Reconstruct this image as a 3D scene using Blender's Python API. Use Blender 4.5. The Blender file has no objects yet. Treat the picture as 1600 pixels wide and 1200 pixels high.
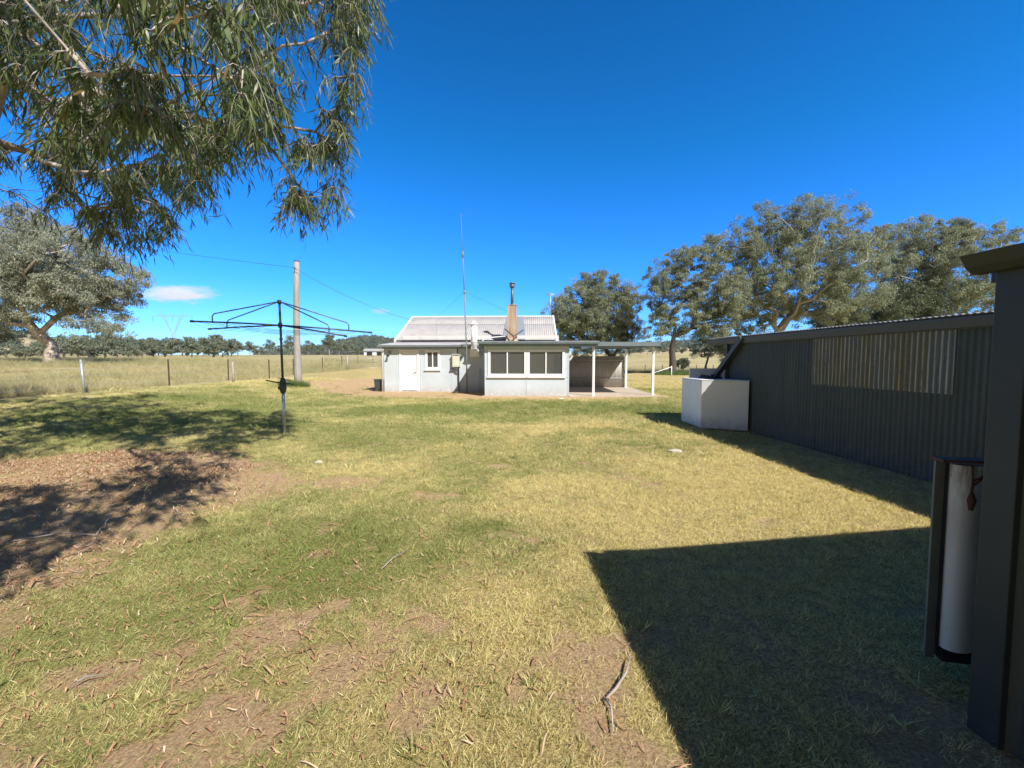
import bpy, math, random
import numpy as np
from mathutils import Vector, Matrix
R = math.radians
rng = np.random.default_rng(7)
random.seed(7)
sc = bpy.context.scene
col = sc.collection

# ------------------------------------------------------------------ camera
F = 650.0; PITCH = R(3.26); CAMZ = 1.6
def ray(px, py):
    a = (px - 800) / F; u = (600 - py) / F
    fw = math.cos(PITCH) + math.sin(PITCH) * u
    up = u * math.cos(PITCH) - math.sin(PITCH)
    return a / fw, up / fw
def at(px, py, Y):                 # a point of the photograph at a known distance
    a, u = ray(px, py)
    return Vector((a * Y, Y, CAMZ + u * Y))
def gp(px, py):                    # a point on the flat yard
    a, u = ray(px, py)
    Y = -CAMZ / u
    return (a * Y, Y)
def project(P):
    P = np.atleast_2d(P)
    y = P[:, 1]; z = P[:, 2] - CAMZ
    f = y * math.cos(PITCH) - z * math.sin(PITCH)
    u = y * math.sin(PITCH) + z * math.cos(PITCH)
    ff = np.where(f > 0.05, f, 0.05)
    return 800 + F * P[:, 0] / ff, 600 - F * u / ff, f
cd = bpy.data.cameras.new('camera'); cam = bpy.data.objects.new('camera', cd); col.objects.link(cam)
cam.location = (0, 0, CAMZ); cam.rotation_euler = (R(90) - PITCH, 0, 0)
cd.sensor_width = 36; cd.lens = F / 1600 * 36; cd.clip_start = 0.05; cd.clip_end = 20000
sc.camera = cam

# ------------------------------------------------------------------ light
SUN = Vector((0.635, -0.80, 1.0)).normalized()
el = math.asin(SUN.z); az = math.atan2(SUN.x, SUN.y)
w = bpy.data.worlds.new("World"); sc.world = w; w.use_nodes = True
nt = w.node_tree; nt.nodes.clear()
sky = nt.nodes.new('ShaderNodeTexSky'); sky.sky_type = 'NISHITA'; sky.sun_disc = False
sky.sun_elevation = el; sky.sun_rotation = az
sky.altitude = 300; sky.air_density = 0.9; sky.dust_density = 0.25; sky.ozone_density = 3.5
tc = nt.nodes.new('ShaderNodeTexCoord'); sx = nt.nodes.new('ShaderNodeSeparateXYZ'); nt.links.new(tc.outputs['Generated'], sx.inputs[0])
cr = nt.nodes.new('ShaderNodeValToRGB'); nt.links.new(sx.outputs[2], cr.inputs[0])      # bluer with height; unseen zenith dimmed and greyed to cut fill in shade
ST = [(0.0, (0.62, 0.98, 1.5)), (0.07, (0.40, 0.95, 1.75)), (0.17, (0.17, 0.90, 1.95)), (0.42, (0.04, 0.86, 1.50)), (0.66, (0.02, 0.72, 1.30)), (0.80, (0.06, 0.38, 0.62)), (1.0, (0.09, 0.24, 0.36))]
while len(cr.color_ramp.elements) < len(ST): cr.color_ramp.elements.new(0.5)
for e, (p_, c_) in zip(cr.color_ramp.elements, ST): e.position = p_; e.color = (*[v / 3 for v in c_], 1)
sd = nt.nodes.new('ShaderNodeMapRange'); sd.interpolation_type = 'SMOOTHSTEP'; sd.inputs['From Min'].default_value = 0.15; sd.inputs['From Max'].default_value = -0.35; nt.links.new(sx.outputs[1], sd.inputs['Value'])
sm = nt.nodes.new('ShaderNodeMix'); sm.data_type = 'RGBA'; nt.links.new(sd.outputs[0], sm.inputs['Factor'])        # unseen sky behind the camera tinted less blue to neutralise fill in shade
nt.links.new(cr.outputs[0], [i for i in sm.inputs if i.name == 'A' and i.type == 'RGBA'][0]); [i for i in sm.inputs if i.name == 'B' and i.type == 'RGBA'][0].default_value = (0.20, 0.15, 0.13, 1)
v3 = nt.nodes.new('ShaderNodeVectorMath'); v3.operation = 'SCALE'; v3.inputs['Scale'].default_value = 3; nt.links.new([o for o in sm.outputs if o.type == 'RGBA'][0], v3.inputs[0])
hs = nt.nodes.new('ShaderNodeVectorMath'); hs.operation = 'MULTIPLY'; nt.links.new(v3.outputs[0], hs.inputs[1])
bg = nt.nodes.new('ShaderNodeBackground'); bg.inputs['Strength'].default_value = 0.105
wo = nt.nodes.new('ShaderNodeOutputWorld')
nt.links.new(sky.outputs[0], hs.inputs[0]); nt.links.new(hs.outputs[0], bg.inputs[0]); nt.links.new(bg.outputs[0], wo.inputs[0])
sl = bpy.data.lights.new('sun', 'SUN'); sl.energy = 5.0; sl.angle = R(0.53); sl.color = (1, 0.965, 0.91)
so = bpy.data.objects.new('sun', sl); col.objects.link(so)
so.rotation_euler = SUN.to_track_quat('Z', 'Y').to_euler(); so.location = (30, -40, 50)
sc.view_settings.view_transform = 'Standard'; sc.view_settings.look = 'None'
sc.view_settings.exposure = 0.5; sc.view_settings.gamma = 1
sc.cycles.use_denoising = True; sc.cycles.denoising_input_passes = 'RGB_ALBEDO_NORMAL'; sc.cycles.denoising_prefilter = 'ACCURATE'; sc.cycles.use_adaptive_sampling = False
sc.cycles.volume_bounces = 6; sc.cycles.max_bounces = 10; sc.cycles.transparent_max_bounces = 12
sc.cycles.sample_clamp_indirect = 6

# ------------------------------------------------------------------ tags
def tag(o, label=None, cat=None, group=None, kind=None):
    if label: o['label'] = label
    if cat: o['category'] = cat
    if group: o['group'] = group
    if kind: o['kind'] = kind
    return o
def thing(name, label, cat, loc=(0, 0, 0), rz=0, group=None):
    o = bpy.data.objects.new(name, None); col.objects.link(o)
    o.location = loc; o.rotation_euler = (0, 0, rz); o.empty_display_size = 0.3
    return tag(o, label, cat, group)
def copy_tree(o, parent=None):
    c = o.copy(); col.objects.link(c); c.parent = parent
    for ch in [x for x in col.objects if x.parent == o]: copy_tree(ch, c)
    return c

# ------------------------------------------------------------------ materials
def nodes(name):
    m = bpy.data.materials.new(name); m.use_nodes = True
    n = m.node_tree; b = n.nodes['Principled BSDF']
    return m, n, b
def mixc(n, fac, a, b):
    x = n.nodes.new('ShaderNodeMix'); x.data_type = 'RGBA'
    if hasattr(fac, 'links'): n.links.new(fac, x.inputs['Factor'])
    else: x.inputs['Factor'].default_value = fac
    for s, v in (('A', a), ('B', b)):
        sk = [i for i in x.inputs if i.name == s and i.type == 'RGBA'][0]
        if hasattr(v, 'links'): n.links.new(v, sk)
        else: sk.default_value = (*v, 1)
    return [o for o in x.outputs if o.type == 'RGBA'][0]
def noise(n, scale, detail=4, rough=0.6, stretch=None, coord='Object', w=0):
    tc = n.nodes.new('ShaderNodeTexCoord'); t = n.nodes.new('ShaderNodeTexNoise')
    t.inputs['Scale'].default_value = scale; t.inputs['Detail'].default_value = detail; t.inputs['Roughness'].default_value = rough
    mp = n.nodes.new('ShaderNodeMapping'); n.links.new(tc.outputs[coord], mp.inputs[0])
    if stretch: mp.inputs['Scale'].default_value = stretch
    mp.inputs['Location'].default_value = (w * 3.1, w * 7.7, w * 1.3)
    n.links.new(mp.outputs[0], t.inputs['Vector'])
    return t.outputs['Fac']
def ramp(n, fac, lo, hi):
    x = n.nodes.new('ShaderNodeMapRange'); x.clamp = True
    x.inputs['From Min'].default_value = lo; x.inputs['From Max'].default_value = hi
    n.links.new(fac, x.inputs['Value']); return x.outputs[0]
def bump(n, b, h, strength, dist=0.01):
    x = n.nodes.new('ShaderNodeBump'); x.inputs['Strength'].default_value = strength; x.inputs['Distance'].default_value = dist
    n.links.new(h, x.inputs['Height']); n.links.new(x.outputs[0], b.inputs['Normal'])
def surf(name, c1, c2, scale=4, rough=0.6, metal=0, stretch=None, lo=0.35, hi=0.7, dirt=None, dscale=1.2, dlo=0.55, dhi=0.75, bmp=0, bscale=30, dstretch=None):
    m, n, b = nodes(name)
    c = mixc(n, ramp(n, noise(n, scale, 5, 0.65, stretch), lo, hi), c1, c2)
    if dirt: c = mixc(n, ramp(n, noise(n, dscale, 6, 0.7, dstretch, w=3), dlo, dhi), c, dirt)
    n.links.new(c, b.inputs['Base Color'])
    b.inputs['Roughness'].default_value = rough; b.inputs['Metallic'].default_value = metal
    if bmp: bump(n, b, noise(n, bscale, 4, 0.6, stretch, w=5), bmp)
    return m
def leafmat(name, c1, c2, c3, trans=0.3, gloss=0.45):
    m, n, b = nodes(name)
    a = n.nodes.new('ShaderNodeAttribute'); a.attribute_name = 'tint'
    c = mixc(n, ramp(n, a.outputs['Fac'], 0.0, 0.75), c1, c2)
    c = mixc(n, ramp(n, a.outputs['Fac'], 0.9, 1.0), c, c3)
    n.links.new(c, b.inputs['Base Color']); b.inputs['Roughness'].default_value = gloss
    b.inputs['Specular IOR Level'].default_value = 0.4
    t = n.nodes.new('ShaderNodeBsdfTranslucent'); n.links.new(c, t.inputs[0])
    mx = n.nodes.new('ShaderNodeMixShader'); mx.inputs[0].default_value = trans
    n.links.new(b.outputs[0], mx.inputs[1]); n.links.new(t.outputs[0], mx.inputs[2])
    n.links.new(mx.outputs[0], n.nodes['Material Output'].inputs[0])
    return m

M = {}
M['fibro'] = surf('fibro', (0.50, 0.56, 0.60), (0.57, 0.63, 0.67), 1.5, 0.7, dirt=(0.52, 0.53, 0.5), dscale=2.5, dlo=0.58, dhi=0.85, bmp=0.05, bscale=60)
M['white'] = surf('white_paint', (0.78, 0.79, 0.80), (0.84, 0.85, 0.85), 3, 0.45)
M['white_dirty'] = surf('white_dirty', (0.72, 0.72, 0.70), (0.82, 0.82, 0.80), 2, 0.5, dirt=(0.5, 0.48, 0.42), dscale=3, dlo=0.6, dhi=0.85)
M['tank_white'] = surf('tank_white', (0.78, 0.79, 0.78), (0.85, 0.85, 0.84), 2, 0.5, dirt=(0.55, 0.54, 0.5), dscale=2.2, dlo=0.62, dhi=0.9)
M['gutter'] = surf('gutter_grey', (0.20, 0.25, 0.29), (0.25, 0.30, 0.34), 3, 0.4)
M['iron_roof'] = surf('iron_roof', (0.36, 0.345, 0.34), (0.45, 0.43, 0.42), 1.6, 0.55, 0.0, (1, 0.35, 1), dirt=(0.28, 0.22, 0.19), dscale=2.2, dlo=0.55, dhi=0.85, dstretch=(6, 0.5, 1))
M['iron_new'] = surf('iron_galvanised', (0.55, 0.57, 0.58), (0.72, 0.73, 0.74), 2, 0.42, 0.25)
M['mast'] = surf('mast_paint', (0.17, 0.20, 0.19), (0.24, 0.27, 0.26), 8, 0.6)
M['galv'] = surf('galvanised', (0.42, 0.44, 0.46), (0.55, 0.57, 0.58), 8, 0.42, 0.5)
M['galv_dark'] = surf('galvanised_dark', (0.09, 0.10, 0.11), (0.17, 0.18, 0.19), 8, 0.45, 0.4)
M['steel_dark'] = surf('steel_dark', (0.05, 0.06, 0.065), (0.09, 0.10, 0.11), 6, 0.45, 0.3)
M['rust'] = surf('rusty_iron', (0.40, 0.28, 0.18), (0.52, 0.45, 0.36), 2.5, 0.8, 0.1, (5, 5, 0.5), dirt=(0.36, 0.17, 0.08), dscale=2.0, dlo=0.45, dhi=0.68, dstretch=(4, 4, 0.6), bmp=0.15)
M['rust_dark'] = surf('rust_dark', (0.07, 0.03, 0.02), (0.16, 0.07, 0.04), 20, 0.9)
M['post_rust'] = surf('post_rust', (0.07, 0.045, 0.03), (0.13, 0.08, 0.05), 9, 0.85)
M['timber'] = surf('weathered_timber', (0.26, 0.24, 0.22), (0.46, 0.43, 0.40), 6, 0.85, 0, (7, 7, 0.35), dirt=(0.16, 0.13, 0.11), dscale=5, dlo=0.55, dhi=0.75, dstretch=(8, 8, 0.3), bmp=0.5, bscale=10)
M['cream'] = surf('cream_metal', (0.66, 0.61, 0.50), (0.74, 0.69, 0.58), 5, 0.5)
M['dark_wood'] = surf('dark_eave_timber', (0.06, 0.045, 0.035), (0.12, 0.09, 0.07), 4, 0.85)
M['interior'] = surf('interior_lining', (0.60, 0.60, 0.57), (0.68, 0.68, 0.65), 2, 0.8)
M['concrete'] = surf('concrete', (0.46, 0.37, 0.28), (0.56, 0.46, 0.36), 2, 0.85, dirt=(0.30, 0.22, 0.15), dscale=1.2, dlo=0.5, dhi=0.8, bmp=0.1)
M['shed_green'] = surf('shed_dark_green', (0.042, 0.056, 0.044), (0.062, 0.076, 0.060), 1.2, 0.55, 0, (1, 4, 0.5), dirt=(0.080, 0.088, 0.072), dscale=2.0, dlo=0.5, dhi=0.85, dstretch=(1, 6, 0.3))
M['shed_trim'] = surf('shed_trim', (0.055, 0.062, 0.052), (0.075, 0.08, 0.068), 2, 0.5)
M['near_trim'] = surf('near_trim', (0.028, 0.034, 0.030), (0.042, 0.048, 0.042), 3, 0.55)
M['plate'] = surf('plate_grey_green', (0.12, 0.13, 0.115), (0.16, 0.17, 0.15), 5, 0.6)
M['screen'] = surf('screen_iron', (0.36, 0.34, 0.30), (0.50, 0.47, 0.42), 1.5, 0.6, 0.1, (3, 3, 0.4))
M['bin'] = surf('bin_plastic', (0.045, 0.06, 0.055), (0.07, 0.085, 0.08), 3, 0.5)
M['black'] = surf('black_plastic', (0.012, 0.012, 0.014), (0.03, 0.03, 0.032), 5, 0.6)
M['stone'] = surf('pale_stone', (0.45, 0.40, 0.32), (0.60, 0.54, 0.45), 12, 0.9)
M['bark'] = surf('gum_bark', (0.20, 0.18, 0.16), (0.38, 0.345, 0.31), 3, 0.85, 0, (4, 4, 0.7), dirt=(0.10, 0.08, 0.065), dscale=3, dlo=0.55, dhi=0.75, dstretch=(4, 4, 0.5), bmp=0.4, bscale=8)
M['bark_pale'] = surf('gum_bark_pale', (0.30, 0.24, 0.20), (0.55, 0.48, 0.42), 2.5, 0.8, 0, None, dirt=(0.13, 0.10, 0.085), dscale=3, dlo=0.5, dhi=0.7)
M['bark_dark'] = surf('gum_bark_dark', (0.05, 0.042, 0.036), (0.12, 0.10, 0.085), 4, 0.9, 0, (4, 4, 0.7), bmp=0.4, bscale=9)
M['leaf_near'] = leafmat('gum_leaf_near', (0.056, 0.088, 0.036), (0.200, 0.250, 0.086), (0.26, 0.19, 0.07), 0.44, 0.4)
M['leaf_pale'] = leafmat('gum_leaf_pale', (0.220, 0.245, 0.180), (0.38, 0.40, 0.295), (0.32, 0.27, 0.17), 0.36)
M['leaf_mid'] = leafmat('gum_leaf_mid', (0.160, 0.195, 0.120), (0.390, 0.420, 0.275), (0.32, 0.28, 0.17), 0.40, .5)
M['leaf_dark'] = leafmat('gum_leaf_dark', (0.062, 0.088, 0.048), (0.150, 0.180, 0.098), (0.14, 0.12, 0.06), 0.28)
M['leaf_far'] = leafmat('far_leaf', (0.125, 0.155, 0.102), (0.225, 0.250, 0.165), (0.17, 0.15, 0.09), 0.28)

def splash(m, top, colr, amt):
    n = m.node_tree; b = n.nodes['Principled BSDF']; src = b.inputs['Base Color'].links[0].from_socket
    tc = n.nodes.new('ShaderNodeTexCoord'); sp_ = n.nodes.new('ShaderNodeSeparateXYZ'); n.links.new(tc.outputs['Object'], sp_.inputs[0])
    h_ = ramp(n, sp_.outputs[2], top, 0.0); q = n.nodes.new('ShaderNodeMath'); q.operation = 'MULTIPLY'; n.links.new(h_, q.inputs[0]); n.links.new(ramp(n, noise(n, 7, 5, 0.75, w=8), 0.3, 0.7), q.inputs[1])
    q2 = n.nodes.new('ShaderNodeMath'); q2.operation = 'MULTIPLY'; n.links.new(q.outputs[0], q2.inputs[0]); q2.inputs[1].default_value = amt
    n.links.new(mixc(n, q2.outputs[0], src, colr), b.inputs['Base Color'])
splash(M['fibro'], 0.45, (0.34, 0.24, 0.15), 0.8); splash(M['shed_green'], 0.5, (0.20, 0.14, 0.09), 0.8); splash(M['tank_white'], 0.35, (0.36, 0.28, 0.18), 0.9)
# glass
m, n, b = nodes('window_glass')
gl = n.nodes.new('ShaderNodeBsdfGlossy'); gl.inputs['Roughness'].default_value = 0.02
tr = n.nodes.new('ShaderNodeBsdfTransparent'); tr.inputs[0].default_value = (0.72, 0.76, 0.76, 1)
fr = n.nodes.new('ShaderNodeFresnel'); fr.inputs[0].default_value = 1.6
mx = n.nodes.new('ShaderNodeMixShader'); n.links.new(fr.outputs[0], mx.inputs[0]); n.links.new(tr.outputs[0], mx.inputs[1]); n.links.new(gl.outputs[0], mx.inputs[2])
df = n.nodes.new('ShaderNodeBsdfDiffuse'); df.inputs[0].default_value = (0.36, 0.37, 0.35, 1)      # flat grey mixed into the pane for reflected ground and room light
m2 = n.nodes.new('ShaderNodeMixShader'); m2.inputs[0].default_value = 0.2; n.links.new(mx.outputs[0], m2.inputs[1]); n.links.new(df.outputs[0], m2.inputs[2])
n.links.new(m2.outputs[0], n.nodes['Material Output'].inputs[0]); M['glass'] = m
# clear corrugated plastic gone yellow
m, n, b = nodes('clear_sheet')
tcc = n.nodes.new('ShaderNodeTexCoord'); sep = n.nodes.new('ShaderNodeSeparateXYZ'); n.links.new(tcc.outputs['Object'], sep.inputs[0])
def mth(op, *v):
    q = n.nodes.new('ShaderNodeMath'); q.operation = op
    for i_, k_ in enumerate(v):
        if hasattr(k_, 'links'): n.links.new(k_, q.inputs[i_])
        else: q.inputs[i_].default_value = k_
    return q.outputs[0]
ridge = mth('MULTIPLY_ADD', mth('SINE', mth('MULTIPLY', sep.outputs[1], 2 * math.pi / 0.076)), 0.5, 0.5)       # sheet more opaque along the ridges, clearer between
st = mth('MULTIPLY', mth('POWER', ridge, 1.6), ramp(n, noise(n, 1.6, 5, 0.75, (1, 6, 0.5)), 0.25, 0.7))
yel = ramp(n, noise(n, 1.1, 4, 0.6, (1, 3, 0.3), w=4), 0.42, 0.66)
c = mixc(n, yel, (0.66, 0.67, 0.60), (0.70, 0.56, 0.27))
n.links.new(c, b.inputs['Base Color']); b.inputs['Roughness'].default_value = 0.2
tr = n.nodes.new('ShaderNodeBsdfTransparent'); tr.inputs[0].default_value = (0.85, 0.85, 0.78, 1)
mx = n.nodes.new('ShaderNodeMixShader'); n.links.new(mth('MULTIPLY_ADD', st, 0.64, 0.14), mx.inputs[0])
n.links.new(tr.outputs[0], mx.inputs[1]); n.links.new(b.outputs[0], mx.inputs[2])
n.links.new(mx.outputs[0], n.nodes['Material Output'].inputs[0]); M['clear'] = m

# ------------------------------------------------------------------ mesh builders
def np_mesh(name, V, Q, mat, parent=None, smooth=False, attrs=None, link=True):
    V = np.asarray(V, np.float32); Q = np.asarray(Q, np.int32); k = Q.shape[1]
    me = bpy.data.meshes.new(name); me.vertices.add(len(V)); me.vertices.foreach_set('co', V.ravel())
    me.loops.add(Q.size); me.loops.foreach_set('vertex_index', Q.ravel())
    me.polygons.add(len(Q)); me.polygons.foreach_set('loop_start', np.arange(0, Q.size, k, dtype=np.int32))
    me.polygons.foreach_set('loop_total', np.full(len(Q), k, np.int32))
    if smooth: me.polygons.foreach_set('use_smooth', np.ones(len(Q), bool))
    me.update(calc_edges=True)
    if attrs:
        for an, (ty, arr) in attrs.items():
            a = me.attributes.new(an, ty, 'POINT')
            a.data.foreach_set('color' if ty == 'FLOAT_COLOR' else ('vector' if ty == 'FLOAT_VECTOR' else 'value'), np.asarray(arr).ravel())
    me.materials.append(mat)
    o = bpy.data.objects.new(name, me)
    if link: col.objects.link(o)
    if parent: o.parent = parent
    return o
class MB:
    def __init__(s): s.v = []; s.f = []; s.sm = []
    def add(s, vs, fs, smooth=False):
        o = len(s.v); s.v += [tuple(v) for v in vs]; s.f += [tuple(i + o for i in f) for f in fs]; s.sm += [smooth] * len(fs); return s
    def box(s, x0, x1, y0, y1, z0, z1, mat=None):
        vs = [(x, y, z) for z in (z0, z1) for y in (y0, y1) for x in (x0, x1)]
        if mat is not None: vs = [mat @ Vector(v) for v in vs]
        return s.add(vs, [(0, 2, 3, 1), (4, 5, 7, 6), (0, 1, 5, 4), (2, 6, 7, 3), (0, 4, 6, 2), (1, 3, 7, 5)])
    def bar(s, a, b, w, d=None):           # rectangular bar between two points
        a = Vector(a); b = Vector(b); d = d or w
        t = (b - a).normalized(); up = Vector((0, 0, 1)) if abs(t.z) < 0.95 else Vector((0, 1, 0))
        sd = t.cross(up).normalized(); u = sd.cross(t)
        vs = [p + sd * i * w / 2 + u * j * d / 2 for p in (a, b) for i, j in ((-1, -1), (1, -1), (1, 1), (-1, 1))]
        return s.add(vs, [(3, 2, 1, 0), (4, 5, 6, 7)] + [(i, (i + 1) % 4, 4 + (i + 1) % 4, 4 + i) for i in range(4)])
    def tube(s, pts, r, n=8, cap=True):
        pts = [Vector(p) for p in pts]; rs = r if isinstance(r, (list, tuple)) else [r] * len(pts)
        u = None; vs = []
        for i, p in enumerate(pts):
            t = (pts[min(i + 1, len(pts) - 1)] - pts[max(i - 1, 0)]).normalized()
            if u is None:
                u = t.cross(Vector((0, 0, 1)) if abs(t.z) < 0.9 else Vector((0, 1, 0))).normalized()
            u = (u - t * u.dot(t)).normalized(); v = t.cross(u)
            vs += [p + (u * math.cos(k * 2 * math.pi / n) + v * math.sin(k * 2 * math.pi / n)) * rs[i] for k in range(n)]
        fs = [(i * n + k, i * n + (k + 1) % n, (i + 1) * n + (k + 1) % n, (i + 1) * n + k) for i in range(len(pts) - 1) for k in range(n)]
        s.add(vs, fs, True)
        if cap:
            o = len(s.v) - len(vs)
            s.f.append(tuple(o + k for k in reversed(range(n)))); s.f.append(tuple(o + (len(pts) - 1) * n + k for k in range(n))); s.sm += [False, False]
        return s
    def prism(s, prof, a, b, cap=True):     # profile of (u, z) swept from a to b, u to the left-hand side of the run
        a = Vector(a); b = Vector(b); t = (b - a).normalized(); sd = Vector((0, 0, 1)).cross(t).normalized(); n = len(prof)
        vs = [p + sd * u + Vector((0, 0, z)) for p in (a, b) for u, z in prof]
        fs = [(i, (i + 1) % n, n + (i + 1) % n, n + i) for i in range(n)]
        if cap: fs += [tuple(reversed(range(n))), tuple(range(n, 2 * n))]
        return s.add(vs, fs)
    def build(s, name, mat, parent=None, bevel=0):
        me = bpy.data.meshes.new(name); me.from_pydata(s.v, [], s.f); me.polygons.foreach_set('use_smooth', s.sm); me.materials.append(mat); me.update()
        o = bpy.data.objects.new(name, me); col.objects.link(o)
        if parent: o.parent = parent
        if bevel:
            md = o.modifiers.new('bevel', 'BEVEL'); md.width = bevel; md.segments = 2; md.limit_method = 'ANGLE'
        return o
def corrugated(O, U, W, lu, lw, pitch, amp, seg=6, thick=0.0, phase=0):
    """sheet with corrugations along W, repeating along U; returns V, Q"""
    O = np.array(O, float); U = np.array(U, float); W = np.array(W, float)
    U /= np.linalg.norm(U); W /= np.linalg.norm(W); N = np.cross(U, W)
    nu = max(2, int(lu / pitch * seg)); u = np.linspace(0, lu, nu + 1); h = amp * np.sin(2 * np.pi * u / pitch + phase)
    if pitch < 0.1: h = h + 0.0022 * (np.floor(u / 0.762) % 2)
    rows = []
    for off in ((0,) if not thick else (0, -thick)):
        for wv in (0, lw):
            rows.append(O + u[:, None] * U + wv * W + (h + off)[:, None] * N)
    V = np.vstack(rows); n1 = nu + 1; i = np.arange(nu)
    Q = [np.stack([i, i + 1, n1 + i + 1, n1 + i], 1)]
    if thick:
        Q.append(np.stack([2 * n1 + i, 3 * n1 + i, 3 * n1 + i + 1, 2 * n1 + i + 1], 1))
        Q.append(np.stack([i, 2 * n1 + i, 2 * n1 + i + 1, i + 1], 1)); Q.append(np.stack([n1 + i, n1 + i + 1, 3 * n1 + i + 1, 3 * n1 + i], 1))
    return V, np.vstack(Q)

# ------------------------------------------------------------------ noise fields on the ground
def vnoise(x, y, seed=0):
    xi = np.floor(x).astype(np.int64); yi = np.floor(y).astype(np.int64); fx = x - xi; fy = y - yi
    fx = fx * fx * (3 - 2 * fx); fy = fy * fy * (3 - 2 * fy)
    def h(a, b):
        k = (a * 374761393 + b * 668265263 + seed * 974634533) & 0xffffffff
        k = ((k ^ (k >> 13)) * 1274126177) & 0xffffffff
        return ((k ^ (k >> 16)) & 0xffff) / 65535.0
    return (h(xi, yi) * (1 - fx) + h(xi + 1, yi) * fx) * (1 - fy) + (h(xi, yi + 1) * (1 - fx) + h(xi + 1, yi + 1) * fx) * fy
def fbm(x, y, s, seed=0, o=4):
    t = 0; a = 0.5; n = 0
    for k in range(o):
        t = t + a * vnoise(x * s * 2 ** k, y * s * 2 ** k, seed + k); n += a; a *= 0.55
    return t / n
def ss(a, b, x): t = np.clip((x - a) / (b - a), 0, 1); return t * t * (3 - 2 * t)
def gz(X, Y):
    X = np.asarray(X, float); Y = np.asarray(Y, float)
    Yp = np.maximum(Y, 1.0); u = X / Yp
    wl = ss(-7, -15, X)
    z = wl * 0.33 * ss(7, 15, Y) + 0.55 * ss(-20, -50, X) * ss(8, 30, Y)
    PL = np.interp(Yp, [30, 50, 100, 170, 300, 700, 1500, 8000], [0, 0.5, 1.2, 2.0, 4.6, 9.5, 14, 30])
    PR = np.interp(Yp, [26, 48, 78, 130, 260, 450, 1500, 8000], [0, 0.15, -0.5, 0.9, 5.0, 9.0, 14, 30])
    wr = ss(-0.05, 0.2, u)
    z = z + PL * (1 - wr) + PR * wr
    z = z + 0.05 * (fbm(X, Y, 0.25, 5, 2) - 0.5) * ss(2, 6, np.hypot(X, Y)) * (1 - ss(12, 16, Y) * (1 - ss(-9, -7, -np.abs(X + 1))))
    return z
def poly_d(x, y, P):            # signed distance (positive inside)
    P = np.array(P, float); d = np.full(x.shape, 1e9); ins = np.zeros(x.shape, bool)
    for i in range(len(P)):
        a = P[i]; b = P[(i + 1) % len(P)]; e = b - a
        t = np.clip(((x - a[0]) * e[0] + (y - a[1]) * e[1]) / (e @ e), 0, 1)
        d = np.minimum(d, np.hypot(x - a[0] - t * e[0], y - a[1] - t * e[1]))
        c = ((a[1] > y) != (b[1] > y)) & (x < (b[0] - a[0]) * (y - a[1]) / (b[1] - a[1] + 1e-12) + a[0]); ins ^= c
    return np.where(ins, d, -d)
LITTER = [gp(*p) for p in ((-700, 700), (0, 722), (170, 706), (330, 708), (405, 728), (425, 762), (360, 800), (240, 848), (100, 905), (0, 945), (-500, 1100))]
FRONT_STRIP = [(-7.4, 18.6), (-1.5, 17.3), (3, 17.0), (6.8, 18.2), (6.9, 18.8), (2.7, 19.4), (-1, 21.0), (-6.6, 21.2)]
TRACK = [(-13.5, 25.5), (-8.5, 20.0), (-5.5, 18.9), (-6.0, 22.0), (-8.5, 30.0), (-11.0, 32.0)]
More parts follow.
